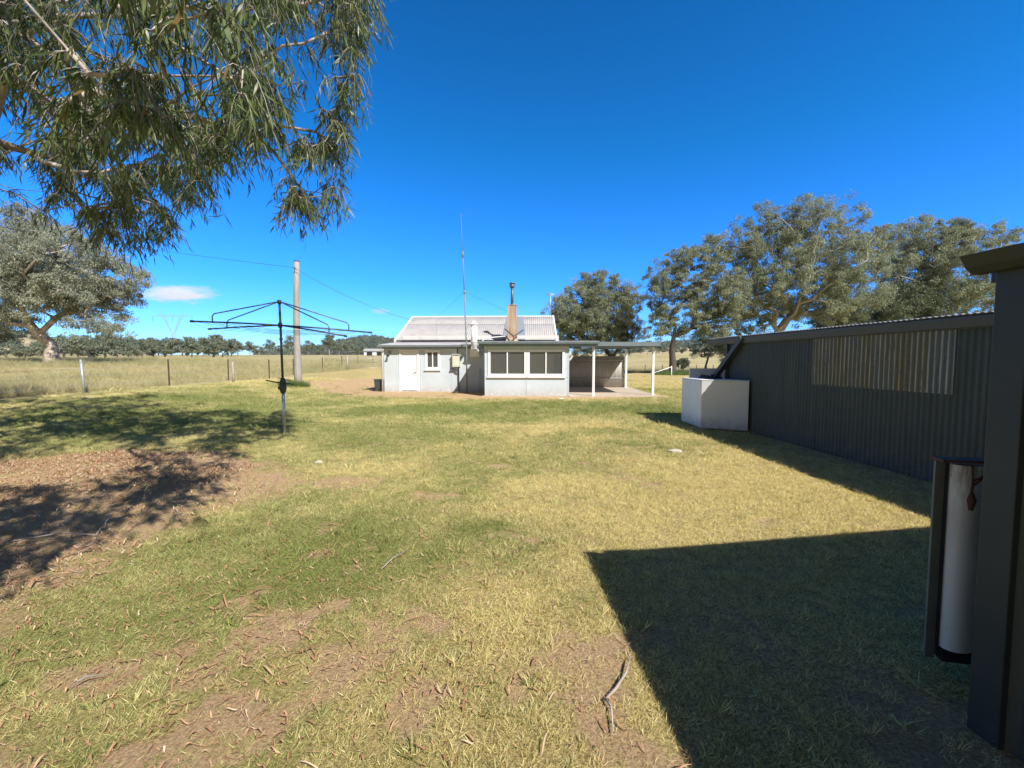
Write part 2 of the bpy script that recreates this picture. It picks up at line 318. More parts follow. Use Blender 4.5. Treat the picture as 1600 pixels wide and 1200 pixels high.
def cover(x, y):
    """dirt share, greenness of the yard"""
    n1 = fbm(x, y, 1.3, 11) - 0.5; n2 = fbm(x, y, 4.5, 23) - 0.5; n3 = fbm(x, y, 0.45, 37) - 0.5
    d = ss(-0.75, 0.45, poly_d(x, y, LITTER) + n1 * 1.5 + n2 * 0.9) * 0.95
    d = np.maximum(d, ss(-0.5, 0.3, poly_d(x, y, FRONT_STRIP) + n1 * 0.8 + n2 * 0.3) * 0.97)
    d = np.maximum(d, ss(-1.0, 0.8, poly_d(x, y, TRACK) + n1 * 1.8) * 0.9)
    def bl(cx, cy, rx, ry, s): return s * np.exp(-(((x - cx) / rx) ** 2 + ((y - cy) / ry) ** 2))
    q = [(-1.35, 2.45, .55, .35, .62), (-0.85, 2.15, .45, .3, .7), (-0.55, 1.85, .5, .25, .6), (-1.9, 2.0, .6, .35, .6), (-1.25, 1.75, .7, .3, .72), (0.45, 2.05, .22, .5, .75), (0.5, 1.65, .25, .3, .6),
         (-0.55, 2.5, .16, .14, .6), (-2.2, 1.6, .9, .3, .6), (-2.2, 5.4, .9, .5, .55), (-1.1, 4.9, .6, .3, .4), (0.1, 3.9, .5, .3, .4), (-0.3, 6.3, .5, .25, .45), (2.1, 7.6, .6, .25, .5), (3.6, 7.6, .4, .5, .5), (1.6, 10.5, .6, .3, .3)]
    e = 0
    for k in q: e = np.maximum(e, bl(*k))
    e = np.clip(e + (n2 * 1.5 + n1 * 0.6), 0, 1)
    d = np.maximum(d, ss(0.26, 0.72, e) * 0.80)
    d = np.maximum(d, ss(0.12, 0.22, n2 + 0.5 * n1) * 0.45 * ss(14, 8, y))
    d = np.maximum(d, 0.75 * ss(0.8, 0.1, np.abs(x - (5.78 - 0.058 * y)) + n1 * 0.8) * ss(11, 10, y))
    g = 0.43 + n3 * 1.0 + n1 * 0.7 + n2 * 0.35
    g = g + bl(-2.6, 3.3, 1.5, 0.9, .30) + bl(-1.2, 3.3, 1.0, .7, .2) + bl(-3.5, 9.0, 3.2, 2.2, .2) + bl(0, 14.0, 9, 2.6, .32) + bl(-0.6, 5.6, 1.0, .6, .28) + bl(-.3, 3.9, .3, .2, .5) - bl(2.3, 5.2, 2.1, 1.6, .42) - bl(0.1, 2.2, .9, .7, .32) + bl(-9, 11.5, 4, 3, .3) - bl(-4, 7.2, 1.5, 1.1, .1) - bl(2.0, 9.0, 3, 1.5, .16) + bl(-9, 15.5, 4, 1.6, .15) + bl(4.4, 13, 2, 2, .2)
    g = g - 0.22 * ss(0.5, 1.2, x) * ss(3.6, 3.0, y); d = np.maximum(d, (0.30 + 0.5 * ss(.45, .6, fbm(x, y, 1.1, 61))) * ss(0.9, 1.6, x) * ss(3.2, 2.2, y))  # bare dirt, plus shade tone put into the cover under near shed's shadow
    g = np.where(y > 24, g * 0.6, g)
    return np.clip(d, 0, 1), np.clip(g, 0, 1)

# ------------------------------------------------------------------ ground
def axis(lo, hi, fine):     # fine = [(a,b,step)...]
    pts = []
    for a, b, s in fine: pts += list(np.arange(a, b, s))
    x = fine[-1][1]; s = fine[-1][2]; out = [x]
    while x < hi: s *= 1.16; x += s; out.append(x)
    x = fine[0][0]; s = fine[0][2]; neg = []
    while x > lo: s *= 1.16; x -= s; neg.append(x)
    return np.array(neg[::-1] + pts + out)
xs = axis(-9000, 9000, [(-24, -9, 0.4), (-9, -3.5, 0.16), (-3.5, 3.2, 0.08), (3.2, 8, 0.16), (8, 20, 0.5)])
ys = axis(-200, 9500, [(-3, 1.2, 0.5), (1.2, 4.2, 0.07), (4.2, 9, 0.14), (9, 24, 0.3)])
GX, GY = np.meshgrid(xs, ys); nx, ny = len(xs), len(ys)
x = GX.ravel(); y = GY.ravel(); z = gz(x, y)
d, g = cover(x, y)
inpad = np.maximum(ss(-15.5, -17.5, x) * ss(-5, 5, y), ss(48, 62, y)); inpad = np.maximum(inpad, ss(30, 60, np.hypot(x, y - 10)))
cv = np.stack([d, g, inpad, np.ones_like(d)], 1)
i = np.arange(nx - 1); Q = np.concatenate([np.stack([j * nx + i, j * nx + i + 1, (j + 1) * nx + i + 1, (j + 1) * nx + i], 1) for j in range(ny - 1)])
m, n, b = nodes('ground_cover')
a = n.nodes.new('ShaderNodeAttribute'); a.attribute_name = 'cover'
sp = n.nodes.new('ShaderNodeSeparateColor'); n.links.new(a.outputs['Color'], sp.inputs[0])
nf = noise(n, 55, 6, 0.8); nm = noise(n, 5, 5, 0.7, w=2); nb = noise(n, 0.06, 5, 0.65, w=5)
def madd(n, a, k, c):
    q = n.nodes.new('ShaderNodeMath'); q.operation = 'MULTIPLY_ADD'; n.links.new(a, q.inputs[0]); q.inputs[1].default_value = k
    if hasattr(c, 'links'): n.links.new(c, q.inputs[2])
    else: q.inputs[2].default_value = c
    return q.outputs[0]
dirtc = mixc(n, ramp(n, nf, 0.38, 0.62), (0.32, 0.20, 0.095), (0.68, 0.475, 0.275))
thatch = mixc(n, ramp(n, nf, 0.40, 0.60), (0.23, 0.165, 0.06), (0.72, 0.57, 0.25))
greenc = mixc(n, ramp(n, nf, 0.40, 0.60), (0.09, 0.10, 0.028), (0.33, 0.34, 0.10))
c = mixc(n, ramp(n, madd(n, nm, 0.9, sp.outputs[1]), 0.65, 1.3), thatch, greenc)
c = mixc(n, ramp(n, madd(n, nf, 0.8, sp.outputs[0]), 0.65, 1.05), c, dirtc)
pad = mixc(n, ramp(n, noise(n, 0.25, 6, 0.7, w=7), 0.35, 0.7), (0.34, 0.28, 0.13), (0.54, 0.455, 0.24))
pad = mixc(n, ramp(n, nb, 0.48, 0.72), pad, (0.27, 0.25, 0.095))
c = mixc(n, ramp(n, madd(n, nm, 0.3, sp.outputs[2]), 0.4, 1.0), c, pad)
n.links.new(c, b.inputs['Base Color']); b.inputs['Roughness'].default_value = 0.95; b.inputs['Specular IOR Level'].default_value = 0.1
bump(n, b, madd(n, nm, 0.5, nf), 0.9, 0.03)
M['ground'] = m
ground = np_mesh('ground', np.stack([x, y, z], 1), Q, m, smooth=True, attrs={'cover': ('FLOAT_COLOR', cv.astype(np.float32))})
tag(ground, kind='structure')

# ------------------------------------------------------------------ grass, litter
def grassmat(name, green, green2, dry, dry2, tr=0.25):
    m, n, b = nodes(name)
    t = n.nodes.new('ShaderNodeAttribute'); t.attribute_name = 'tint'; t.attribute_type = 'INSTANCER'
    r = n.nodes.new('ShaderNodeAttribute'); r.attribute_name = 'rnd'
    f = ramp(n, madd(n, r.outputs['Fac'], 0.7, t.outputs['Fac']), 0.55, 1.05)
    rr = n.nodes.new('ShaderNodeMath'); rr.operation = 'FRACT'; k7 = n.nodes.new('ShaderNodeMath'); k7.operation = 'MULTIPLY'; k7.inputs[1].default_value = 7.31; n.links.new(r.outputs['Fac'], k7.inputs[0]); n.links.new(k7.outputs[0], rr.inputs[0]); rr = rr.outputs[0]
    gr = mixc(n, rr, green, green2); dr = mixc(n, rr, dry, dry2)
    c = mixc(n, f, dr, gr)
    n.links.new(c, b.inputs['Base Color']); b.inputs['Roughness'].default_value = 0.6; b.inputs['Specular IOR Level'].default_value = 0.25
    tl = n.nodes.new('ShaderNodeBsdfTranslucent'); n.links.new(c, tl.inputs[0])
    mx = n.nodes.new('ShaderNodeMixShader'); mx.inputs[0].default_value = tr
    n.links.new(b.outputs[0], mx.inputs[1]); n.links.new(tl.outputs[0], mx.inputs[2]); n.links.new(mx.outputs[0], n.nodes['Material Output'].inputs[0])
    return m
M['blade'] = grassmat('grass_blade', (0.15, 0.18, 0.052), (0.40, 0.43, 0.135), (0.54, 0.425, 0.15), (0.96, 0.86, 0.44))
M['tallgrass'] = grassmat('tall_grass_blade', (0.17, 0.185, 0.065), (0.29, 0.29, 0.12), (0.42, 0.35, 0.17), (0.64, 0.55, 0.31))
m, n, b = nodes('dead_leaf')
t = n.nodes.new('ShaderNodeAttribute'); t.attribute_name = 'tint'; t.attribute_type = 'INSTANCER'
c = mixc(n, ramp(n, t.outputs['Fac'], 0.0, 0.6), (0.24, 0.10, 0.05), (0.50, 0.29, 0.155)); c = mixc(n, ramp(n, t.outputs['Fac'], 0.6, 1.0), c, (0.66, 0.54, 0.38))
n.links.new(c, b.inputs['Base Color']); b.inputs['Roughness'].default_value = 0.7; M['litter'] = m

def strips(P, D, S, L, W, bend, prof, nseg, up=None):
    """n curved strips: base P, direction D, side S; returns V,Q"""
    n = len(P); N = np.cross(D, S); st = np.linspace(0, 1, nseg + 1)
    V = np.empty((n, nseg + 1, 2, 3))
    for k, t in enumerate(st):
        c = P + D * (L * t)[:, None] + N * (bend * L * t * t)[:, None]
        hw = (W * prof[k] / 2)[:, None]
        V[:, k, 0] = c - S * hw; V[:, k, 1] = c + S * hw
    base = (np.arange(n) * (nseg + 1) * 2)[:, None]
    q = np.concatenate([np.array([[2 * k, 2 * k + 1, 2 * k + 3, 2 * k + 2]]) for k in range(nseg)])
    Q = (base[:, :, None] + q[None]).reshape(-1, 4)
    return V.reshape(-1, 3), Q
def unit(v): return v / (np.linalg.norm(v, axis=1, keepdims=True) + 1e-9)
def clump(name, nb, rad, lmin, lmax, wid, flat, mat, seed, seg=2):
    r = np.random.default_rng(seed)
    an = r.uniform(0, 2 * np.pi, nb); rr = rad * np.sqrt(r.uniform(0, 1, nb))
    P = np.stack([rr * np.cos(an), rr * np.sin(an), np.full(nb, -0.004)], 1)
    a2 = r.uniform(0, 2 * np.pi, nb); up = np.clip(r.normal(1 - flat, 0.25, nb), 0.08, 1.2)
    D = unit(np.stack([np.cos(a2) * (1.1 - up * .7), np.sin(a2) * (1.1 - up * .7), up], 1))
    S = unit(np.cross(D, np.stack([np.cos(a2 + 1.2), np.sin(a2 + 1.2), r.uniform(-.3, .3, nb)], 1)))
    L = r.uniform(lmin, lmax, nb); W = wid * r.uniform(0.6, 1.3, nb)
    V, Q = strips(P, D, S, L, W, r.uniform(-.5, .5, nb), [1, 0.8, 0.12] if seg == 2 else [0.8, 1, 0.7, 0.1], seg)
    V[:, 2] = np.maximum(V[:, 2], 0.003 if flat > .5 else -0.004)
    rn = np.repeat(r.uniform(0, 1, nb), (seg + 1) * 2)
    return np_mesh(name, V, Q, mat, attrs={'rnd': ('FLOAT', rn.astype(np.float32))}, link=False)
def leafpiece(name, L, W, curl, seed, mat, wav=0.02):
    r = np.random.default_rng(seed); k = 7; t = np.linspace(0, 1, k)
    wd = W * np.sin(np.pi * np.clip(t * 0.92 + 0.06, 0, 1)) ** 0.7 / 2
    cx = curl * L * (t - 0.5) ** 2; V = []
    for i in range(k):
        zz = 0.006 + wav * abs(math.sin(3 * t[i] + seed))
        V += [(t[i] * L - L / 2, cx[i] - wd[i], zz + wd[i] * .5), (t[i] * L - L / 2, cx[i], zz), (t[i] * L - L / 2, cx[i] + wd[i], zz + wd[i] * .4)]
    Q = []
    for i in range(k - 1):
        for j in (0, 1): Q.append((3 * i + j, 3 * i + j + 1, 3 * i + j + 4, 3 * i + j + 3))
    return np_mesh(name, V, Q, mat, link=False)
def scatter(name, protos, P, idx, rot, scl, tint, mat):
    c = bpy.data.collections.new(name + '_pieces')
    for o in protos: c.objects.link(o)
    me = bpy.data.meshes.new(name); me.vertices.add(len(P)); me.vertices.foreach_set('co', np.asarray(P, np.float32).ravel())
    for an, ty, arr in (('idx', 'INT', idx.astype(np.int32)), ('scl', 'FLOAT', scl.astype(np.float32)), ('tint', 'FLOAT', tint.astype(np.float32))):
        me.attributes.new(an, ty, 'POINT').data.foreach_set('value', arr)
    me.attributes.new('rot', 'FLOAT_VECTOR', 'POINT').data.foreach_set('vector', rot.astype(np.float32).ravel())
    me.materials.append(mat)
    o = bpy.data.objects.new(name, me); col.objects.link(o)
    ng = bpy.data.node_groups.new(name, 'GeometryNodeTree')
    ng.interface.new_socket(name='Geometry', in_out='INPUT', socket_type='NodeSocketGeometry')
    ng.interface.new_socket(name='Geometry', in_out='OUTPUT', socket_type='NodeSocketGeometry')
    gi = ng.nodes.new('NodeGroupInput'); go = ng.nodes.new('NodeGroupOutput')
    ci = ng.nodes.new('GeometryNodeCollectionInfo'); ci.inputs['Collection'].default_value = c
    ci.inputs['Separate Children'].default_value = True; ci.inputs['Reset Children'].default_value = True
    ip = ng.nodes.new('GeometryNodeInstanceOnPoints'); ip.inputs['Pick Instance'].default_value = True
    def na(nm, dt):
        k = ng.nodes.new('GeometryNodeInputNamedAttribute'); k.data_type = dt; k.inputs['Name'].default_value = nm
        return [q for q in k.outputs if q.name == 'Attribute' and q.enabled][0]
    L = ng.links.new
    L(gi.outputs[0], ip.inputs['Points']); L(ci.outputs[0], ip.inputs['Instance'])
    L(na('idx', 'INT'), ip.inputs['Instance Index']); L(na('rot', 'FLOAT_VECTOR'), ip.inputs['Rotation']); L(na('scl', 'FLOAT'), ip.inputs['Scale'])
    L(ip.outputs[0], go.inputs[0])
    md = o.modifiers.new('scatter', 'NODES'); md.node_group = ng
    return o
def wedge(n, y0, y1, k=1.32, pad=0.4):   # random points in the view's ground wedge
    y = np.sqrt(rng.uniform(y0 ** 2, y1 ** 2, n)); x = rng.uniform(-1, 1, n) * (k * y + pad); return x, y
EXCL = [(-6.7, 2.75, 18.1, 32, ), (2.6, 7.0, 18.5, 24.5)]
px_, py_, sc_ = [], [], []
for (y0, y1, dens, s) in ((1.2, 3.2, 1300, 0.68), (3.2, 6, 700, 0.84), (6, 10, 330, 1.05), (10, 16, 150, 1.4), (16, 30, 45, 1.8)):
    area = 1.32 * (y1 ** 2 - y0 ** 2); n_ = int(area * dens); x, y = wedge(n_, y0, y1)
    px_.append(x); py_.append(y); sc_.append(np.full(n_, s))
x = np.concatenate(px_); y = np.concatenate(py_); s = np.concatenate(sc_)
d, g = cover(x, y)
ud = rng.uniform(0, 1, len(x)); keep = ud > d * 0.97 + 0.02; strew = ~keep & (rng.uniform(0, 1, len(x)) < 0.16 * ss(-8, -4, -y)); keep |= strew
keep &= (x > -16.5) & (x < 5.75 - 0.058 * y + 20 * (y > 11)) & ~((x > 2.0) & (y < 1.72))
hx = x * 1.0; hy = y - 20.7 + 0.0437 * x
keep &= ~((hx > -6.6) & (hx < 2.75) & (hy > -2.5) & (hy < 11) & ((hx > -1.2) | (hy > -0.05)))
keep &= ~((hx > 2.5) & (hx < 7.0) & (hy > -2.3) & (hy < 4.0))
x, y, s, d, g, strew = x[keep], y[keep], s[keep], d[keep], g[keep], strew[keep]
N_ = len(x)
pr = [clump('tuft_a', 20, 0.05, 0.022, 0.06, 0.0036, 0.2, M['blade'], 1), clump('tuft_b', 24, 0.06, 0.018, 0.05, 0.0036, 0.35, M['blade'], 2), clump('tuft_c', 16, 0.045, 0.03, 0.075, 0.004, 0.12, M['blade'], 3),
      clump('tuft_d', 18, 0.07, 0.015, 0.06, 0.0032, 0.88, M['blade'], 4), clump('tuft_e', 16, 0.07, 0.02, 0.075, 0.0027, 0.95, M['blade'], 5), clump('tuft_f', 15, 0.035, 0.06, 0.13, 0.006, 0.3, M['blade'], 6, 3)]
u = rng.uniform(0, 1, N_)
idx = np.where(u < 0.62, rng.integers(0, 3, N_), np.where(u < 0.993, rng.integers(3, 5, N_), 5))
idx = np.where((g > 0.75) & (rng.uniform(0, 1, N_) < 0.03), 5, idx)
idx = np.where(strew, rng.integers(3, 5, N_), idx); g = np.where(strew, 0.1, g)
tint = np.clip(np.where(np.isin(idx, (3, 4)), g - 0.25, g + 0.04) + rng.normal(0, 0.13, N_), 0, 1); tint = np.where(idx == 5, tint + 0.2, tint)
rot = np.stack([rng.normal(0, .08, N_), rng.normal(0, .08, N_), rng.uniform(0, 6.28, N_)], 1)
s = s * rng.uniform(0.7, 1.3, N_) * (0.8 + 0.35 * fbm(x, y, 0.9, 77))
o = scatter('grass', pr, np.stack([x, y, gz(x, y)], 1), idx, rot, s, tint, M['blade'])
tag(o, 'short patchy green and straw coloured lawn across the yard', 'grass', kind='stuff')
print('grass', N_)
# tall dry grass of the paddock
tp = [clump('tall_a', 26, 0.22, 0.25, 0.65, 0.010, 0.15, M['tallgrass'], 11, 3), clump('tall_b', 22, 0.25, 0.2, 0.5, 0.010, 0.3, M['tallgrass'], 12, 3), clump('tall_c', 24, 0.18, 0.3, 0.75, 0.009, 0.1, M['tallgrass'], 13, 3)]
xs_, ys_, ss_ = [], [], []
for (y0, y1, dn, s0) in ((8, 24, 6.0, 1.0), (24, 40, 2.6, 1.3), (40, 70, 0.9, 1.7)):
    n_ = int((y1 - y0) * (y1 * 1.5) * dn); y = rng.uniform(y0, y1, n_); x = -17.2 - rng.uniform(0, 1, n_) * np.maximum(1.36 * y - 15, 0.5)
    xs_.append(x); ys_.append(y); ss_.append(np.full(n_, s0))
n_ = 5200; y = 48 + 50 * rng.uniform(0, 1, n_) ** 1.5; x = rng.uniform(-0.45, 0.62, n_) * y
xs_.append(x); ys_.append(y); ss_.append(np.full(n_, 1.2))
x = np.concatenate(xs_); y = np.concatenate(ys_); s = np.concatenate(ss_)
kp = fbm(x, y, 0.2, 91) > 0.33; kp &= ~((np.abs(x + 21) < 5) & (y > 22) & (y < 27) & (rng.uniform(0, 1, len(x)) < 0.75))
x, y, s = x[kp], y[kp], s[kp]; N_ = len(x)
o = scatter('paddock_grass', tp, np.stack([x, y, gz(x, y)], 1), rng.integers(0, 3, N_), np.stack([rng.normal(0, .1, N_), rng.normal(0, .1, N_), rng.uniform(0, 6.28, N_)], 1), 0.72 * s * rng.uniform(0.6, 1.25, N_), np.clip(1.0 * (fbm(x, y, 0.09, 55) - 0.22) + rng.normal(0, .12, N_), 0, 1), M['tallgrass'])
tag(o, 'tall dry straw grass in the paddock behind the wire fence', 'grass', kind='stuff')
# fallen leaves and bark
lp = [leafpiece('fallen_a', 0.075, 0.008, 0.4, 1, M['litter']), leafpiece('fallen_b', 0.085, 0.008, -0.5, 2, M['litter']), leafpiece('fallen_c', 0.035, 0.009, 0.3, 3, M['litter']), leafpiece('fallen_d', 0.16, 0.009, 0.15, 4, M['litter'], .03), leafpiece('fallen_e', 0.12, 0.004, -0.2, 5, M['litter'], .015)]
xs_, ys_ = [], []
x, y = wedge(110000, 1.2, 11.5); d, g = cover(x, y); pd = poly_d(x, y, LITTER)
pr_ = 0.03 + 0.85 * ss(-0.9, 0.5, pd) * (0.25 + 1.1 * ss(.35, .65, fbm(x, y, 0.9, 71))) + 0.6 * ss(0.8, -1.6, x) * ss(4.2, 2.2, y) + 0.12 * ss(5.5, 3, y) * ss(1.2, -1, x) + 0.2 * d * ss(4, 2, y)
dens = ss(12, 4, y) * 0.75 + 0.25
kp = (rng.uniform(0, 1, len(x)) < np.clip(pr_, 0, 1) * dens) & ~((x > 1.8) & (y < 1.8)) & (x < 5.6 - .058 * y)
x, y = x[kp], y[kp]; pd = pd[kp]; N_ = len(x); fa = ss(3, 10, y)
idx = rng.choice(5, N_, p=[.24, .2, .36, .05, .15])
o = scatter('leaf_litter', lp, np.stack([x, y, gz(x, y) + rng.uniform(0.001, 0.008, N_)], 1), idx, np.stack([rng.normal(0, .1, N_), rng.normal(0, .1, N_), rng.uniform(0, 6.28, N_)], 1), rng.uniform(0.3, 1.0, N_) * (1 + 0.5 * fa) * (1 + 0.4 * (pd > 0)), np.clip(0.15 * (pd > 0) + rng.beta(1.3, 2.2, N_), 0, 1), M['litter'])
tag(o, 'fallen gum leaves and bark strips on the bare dirt and lawn', 'leaf litter', kind='stuff')
print('litter', N_)

# ------------------------------------------------------------------ trees
def skeleton(trunk, r0, targets, rtip, rs, wig=0.12, tpow=0.5, sag=0.0, lift=0.25):
    """grow branches from the trunk polyline to every target; returns nodes, parents, radii"""
    P = [np.array(p, float) for p in trunk]; par = [-1] + list(range(len(trunk) - 1)); nt_ = len(trunk)
    first = max(1, int(nt_ * 0.55)) if nt_ > 2 else nt_ - 1
    top = P[-1]
    order = np.argsort([np.linalg.norm(t - top) for t in targets]); tip = {}
    A = np.zeros((20000, 3)); A[:nt_] = P; n = nt_; allow = np.zeros(20000, bool); allow[first:nt_] = True
    plen = np.zeros(20000)
    for k in order:
        t = np.array(targets[k]); dv = A[:n] - t; ds = np.linalg.norm(dv, axis=1) + 0.22 * plen[:n] + np.maximum(dv[:, 2], 0) * 0.3
        ds[~allow[:n]] = 1e9; j = int(np.argmin(ds)); L = np.linalg.norm(A[j] - t)
        m_ = max(1, int(L / rs)); prev = j; a = A[j].copy()
        side = rs_rng.normal(0, 1, 3); 
        for q in range(1, m_ + 1):
            f = q / m_; p = a + (t - a) * f
            p = p + side * wig * L * math.sin(math.pi * f) * 0.5 + np.array([0, 0, lift * L * math.sin(math.pi * f) * 0.5])
            p = p + rs_rng.normal(0, wig * rs * 0.35, 3) * (q < m_)
            if n >= 19990: break
            A[n] = p; par.append(prev); plen[n] = plen[prev] + np.linalg.norm(p - A[prev]); allow[n] = True; prev = n; n += 1
        tip[k] = prev
    A = A[:n]; cnt = np.zeros(n)
    for k in tip: cnt[tip[k]] += 1
    for i in range(n - 1, 0, -1): cnt[par[i]] += cnt[i]
    tot = max(cnt[0], 1); rad = rtip + (r0 * 0.62 - rtip) * (cnt / tot) ** tpow
    for i in range(nt_): rad[i] = max(rad[i], r0 * (1 - 0.42 * i / max(1, nt_ - 1)))
    return A, par, rad, tip
rs_rng = np.random.default_rng(3)
def limbs_mesh(A, par, rad, sides=7, minr=0.0):
    ch = [[] for _ in A]
    for i, p in enumerate(par):
        if p >= 0: ch[p].append(i)
    mb = MB(); stack = [(0, None)]
    while stack:
        s, pre = stack.pop(); chain = [s] if pre is None else [pre, s]; c = s
        while ch[c]:
            k = max(ch[c], key=lambda q: rad[q])
            for q in ch[c]:
                if q != k: stack.append((q, c))
            chain.append(k); c = k
        if len(chain) < 2: continue
        rr = [float(rad[q]) for q in chain]
        if pre is not None: rr[0] = rr[1]
        rr[-1] *= 0.5
        if max(rr) < minr: continue
        n_ = sides if rr[0] > 0.06 else (5 if rr[0] > 0.02 else 3)
        mb.tube([A[q] for q in chain], rr, n_, cap=False)
    return mb
def leaves(C, R_, per, L, W, mat, name, parent, r, droop=0.75, seg=1, flat=0.75, tint_c=None, bend=0.15):
    """leaf-sized faces round cluster centres C with radii R_"""
    k = np.repeat(np.arange(len(C)), per); n_ = len(k)
    g_ = r.normal(0, 1, (n_, 3)); g_ /= (np.linalg.norm(g_, axis=1, keepdims=True) + 1e-9); g_ *= (r.uniform(0, 1, n_) ** 0.45)[:, None]
    P = C[k] + g_ * R_[k][:, None] * np.array([1, 1, flat])
    D = unit(g_ * 0.45 + r.normal(0, 0.55, (n_, 3)) + np.array([0, 0, -droop * 1.4])); S = unit(np.cross(D, r.normal(0, 1, (n_, 3))))
    Ls = L * r.uniform(0.6, 1.35, n_); Ws = W * r.uniform(0.7, 1.25, n_)
    prof = {1: None, 3: [0.25, 1.0, 0.75, 0.06]}[seg]
    if seg == 1:
        N = np.cross(D, S); V = np.empty((n_, 4, 3)); V[:, 0] = P; V[:, 2] = P + D * Ls[:, None] + N * (bend * Ls)[:, None]
        mid = P + D * (Ls * .45)[:, None]; V[:, 1] = mid + S * (Ws / 2)[:, None]; V[:, 3] = mid - S * (Ws / 2)[:, None]
        V = V.reshape(-1, 3); Q = np.arange(n_ * 4).reshape(-1, 4); rep = 4
    else:
        V, Q = strips(P, D, S, Ls, Ws, r.normal(0, bend, n_), prof, 3); rep = 8
    tc = (tint_c[k] if tint_c is not None else 0.45) + r.normal(0, 0.17, n_); tc = np.where(r.uniform(0, 1, n_) < 0.02, 1.0, np.clip(tc, 0, 0.88))
    return np_mesh(name, V, Q, mat, parent, attrs={'tint': ('FLOAT', np.repeat(tc, rep).astype(np.float32))})
def blob_points(blobs, n, r, shell=0.5):
    vol = np.array([b[3] * b[4] * b[5] for b in blobs]) ** 0.8; vol /= vol.sum(); out = []
    for b, v in zip(blobs, vol):
        m_ = max(3, int(n * v)); g_ = r.normal(0, 1, (m_, 3)); g_ /= np.linalg.norm(g_, axis=1, keepdims=True)
        rad = r.uniform(shell ** 3, 1, m_) ** (1 / 3); p = np.array(b[:3]) + g_ * rad[:, None] * np.array(b[3:6])
        out.append(p)
    return np.vstack(out)
def gum(label, loc, trunk, r0, blobs, ncl, crad, per, L, W, lm, bm, seed, group=None, droop=0.7, name='gum_tree', shell=0.45, rtip=0.012, tpow=0.5, rs=0.8, keepout=None):
    global rs_rng
    r = np.random.default_rng(seed); rs_rng = np.random.default_rng(seed + 1)
    t = thing(name, label, 'tree', loc, group=group)
    C = blob_points(blobs, int(ncl * 1.75), r, shell)
    A, par, rad, tip = skeleton(trunk, r0, C, rtip, rs, tpow=tpow)
    tr = list(trunk[0]); 
    limbs_mesh(A, par, rad).build('trunk', bm, t)
    R_ = 0.98 * crad * r.uniform(0.55, 1.35, len(C)); tc = r.uniform(0.2, 0.7, len(C))
    # sub-clumps make light and dark clumps inside a cluster
    k = np.repeat(np.arange(len(C)), 4); g_ = r.normal(0, 1, (len(k), 3)); g_ /= np.linalg.norm(g_, axis=1, keepdims=True)
    SCn = C[k] + g_ * (R_[k] * 0.95)[:, None] * np.array([1, 1, .85])
    leaves(SCn, R_[k] * r.uniform(0.38, 0.72, len(k)), int(per * 2.3), L * 0.66, W * 0.66, lm, 'crown', t, r, droop=droop, tint_c=np.clip(tc[k] + r.normal(0, .12, len(k)), 0, 1))
    return t
def B(px, py, wpx, hpx, Y, base, dy=None, Yo=0):   # crown mass given by its place and size as seen, as an ellipsoid relative to base
    p = at(px, py, Y + Yo) - Vector(base); sx = wpx / F * Y / 2; sz = hpx / F * Y / 2
    return (p.x, p.y, p.z, sx, dy if dy else (sx + sz) / 2, sz)

# big pale gum left, beyond the paddock fence
bX, bY = -53.0, 48.0; base = (bX, bY, float(gz(bX, bY)))
gum('broad old gum with thick flared pale trunk standing alone left of the pylon', base, [(0, 0, -.3), (.05, 0, .4), (-.1, 0, 1.0), (.05, .1, 1.6), (0, .1, 2.1)], 0.80,
    [B(40, 395, 190, 120, 48, base), B(110, 420, 150, 110, 48, base, Yo=-2), B(20, 452, 170, 90, 48, base, Yo=-2), B(115, 462, 160, 80, 48, base, Yo=1), B(-60, 430, 160, 160, 48, base), B(165, 455, 80, 60, 48, base), B(-40, 505, 130, 60, 48, base, Yo=-1), B(60, 345, 80, 50, 48, base), B(215, 437, 26, 16, 48, base, dy=.8), B(155, 510, 80, 40, 48, base, Yo=-2)],
    280, 1.15, 48, 0.34, 0.13, M['leaf_pale'], M['bark_pale'], 21, rtip=0.02, rs=1.2, tpow=0.43)
# tree behind the house
bX, bY = 12.5, 52.0; base = (bX, bY, float(gz(bX, bY)))
gum('round grey-green gum rising behind the cottage and carport', base, [(0, 0, -.3), (-.1, 0, 1.0), (.1, 0, 2.0)], 0.5,
    [B(905, 480, 80, 80, 52, base), B(940, 455, 80, 60, 52, base), B(965, 490, 70, 80, 52, base), B(920, 515, 110, 50, 52, base), B(890, 500, 60, 50, 52, base), B(985, 470, 40, 50, 52, base, dy=1.5), B(900, 540, 70, 30, 52, base), B(950, 535, 80, 36, 52, base), B(985, 520, 40, 40, 52, base, dy=1.5), B(870, 490, 30, 50, 52, base, dy=1.2)],
    215, 0.85, 44, 0.26, 0.11, M['leaf_mid'], M['bark_dark'], 22, rs=0.9)
# right-hand group
bX, bY = 17.3, 45.0; base = (bX, bY, float(gz(bX, bY)))
gum('slender dark-trunked gum nearest the right side of the carport', base, [(0, 0, -.3), (.05, 0, 1.2), (-.05, 0, 2.6), (.1, 0, 4.0)], 0.42,
    [B(1040, 430, 60, 60, 45, base), B(1085, 420, 80, 70, 45, base), B(1060, 470, 90, 50, 45, base), B(1120, 460, 90, 90, 45, base), B(1100, 410, 50, 40, 45, base), B(1030, 490, 40, 50, 45, base, dy=1.2), B(1130, 505, 60, 50, 45, base, dy=1.5), B(1075, 395, 40, 20, 45, base), B(1025, 460, 40, 70, 45, base, dy=1.5), B(1050, 515, 70, 40, 45, base, dy=1.6), B(1110, 500, 80, 60, 45, base), B(1145, 440, 50, 60, 45, base), B(1020, 520, 30, 30, 45, base, dy=1)],
    150, 0.75, 44, 0.24, 0.10, M['leaf_mid'], M['bark_dark'], 23, tpow=0.55, rs=0.8)
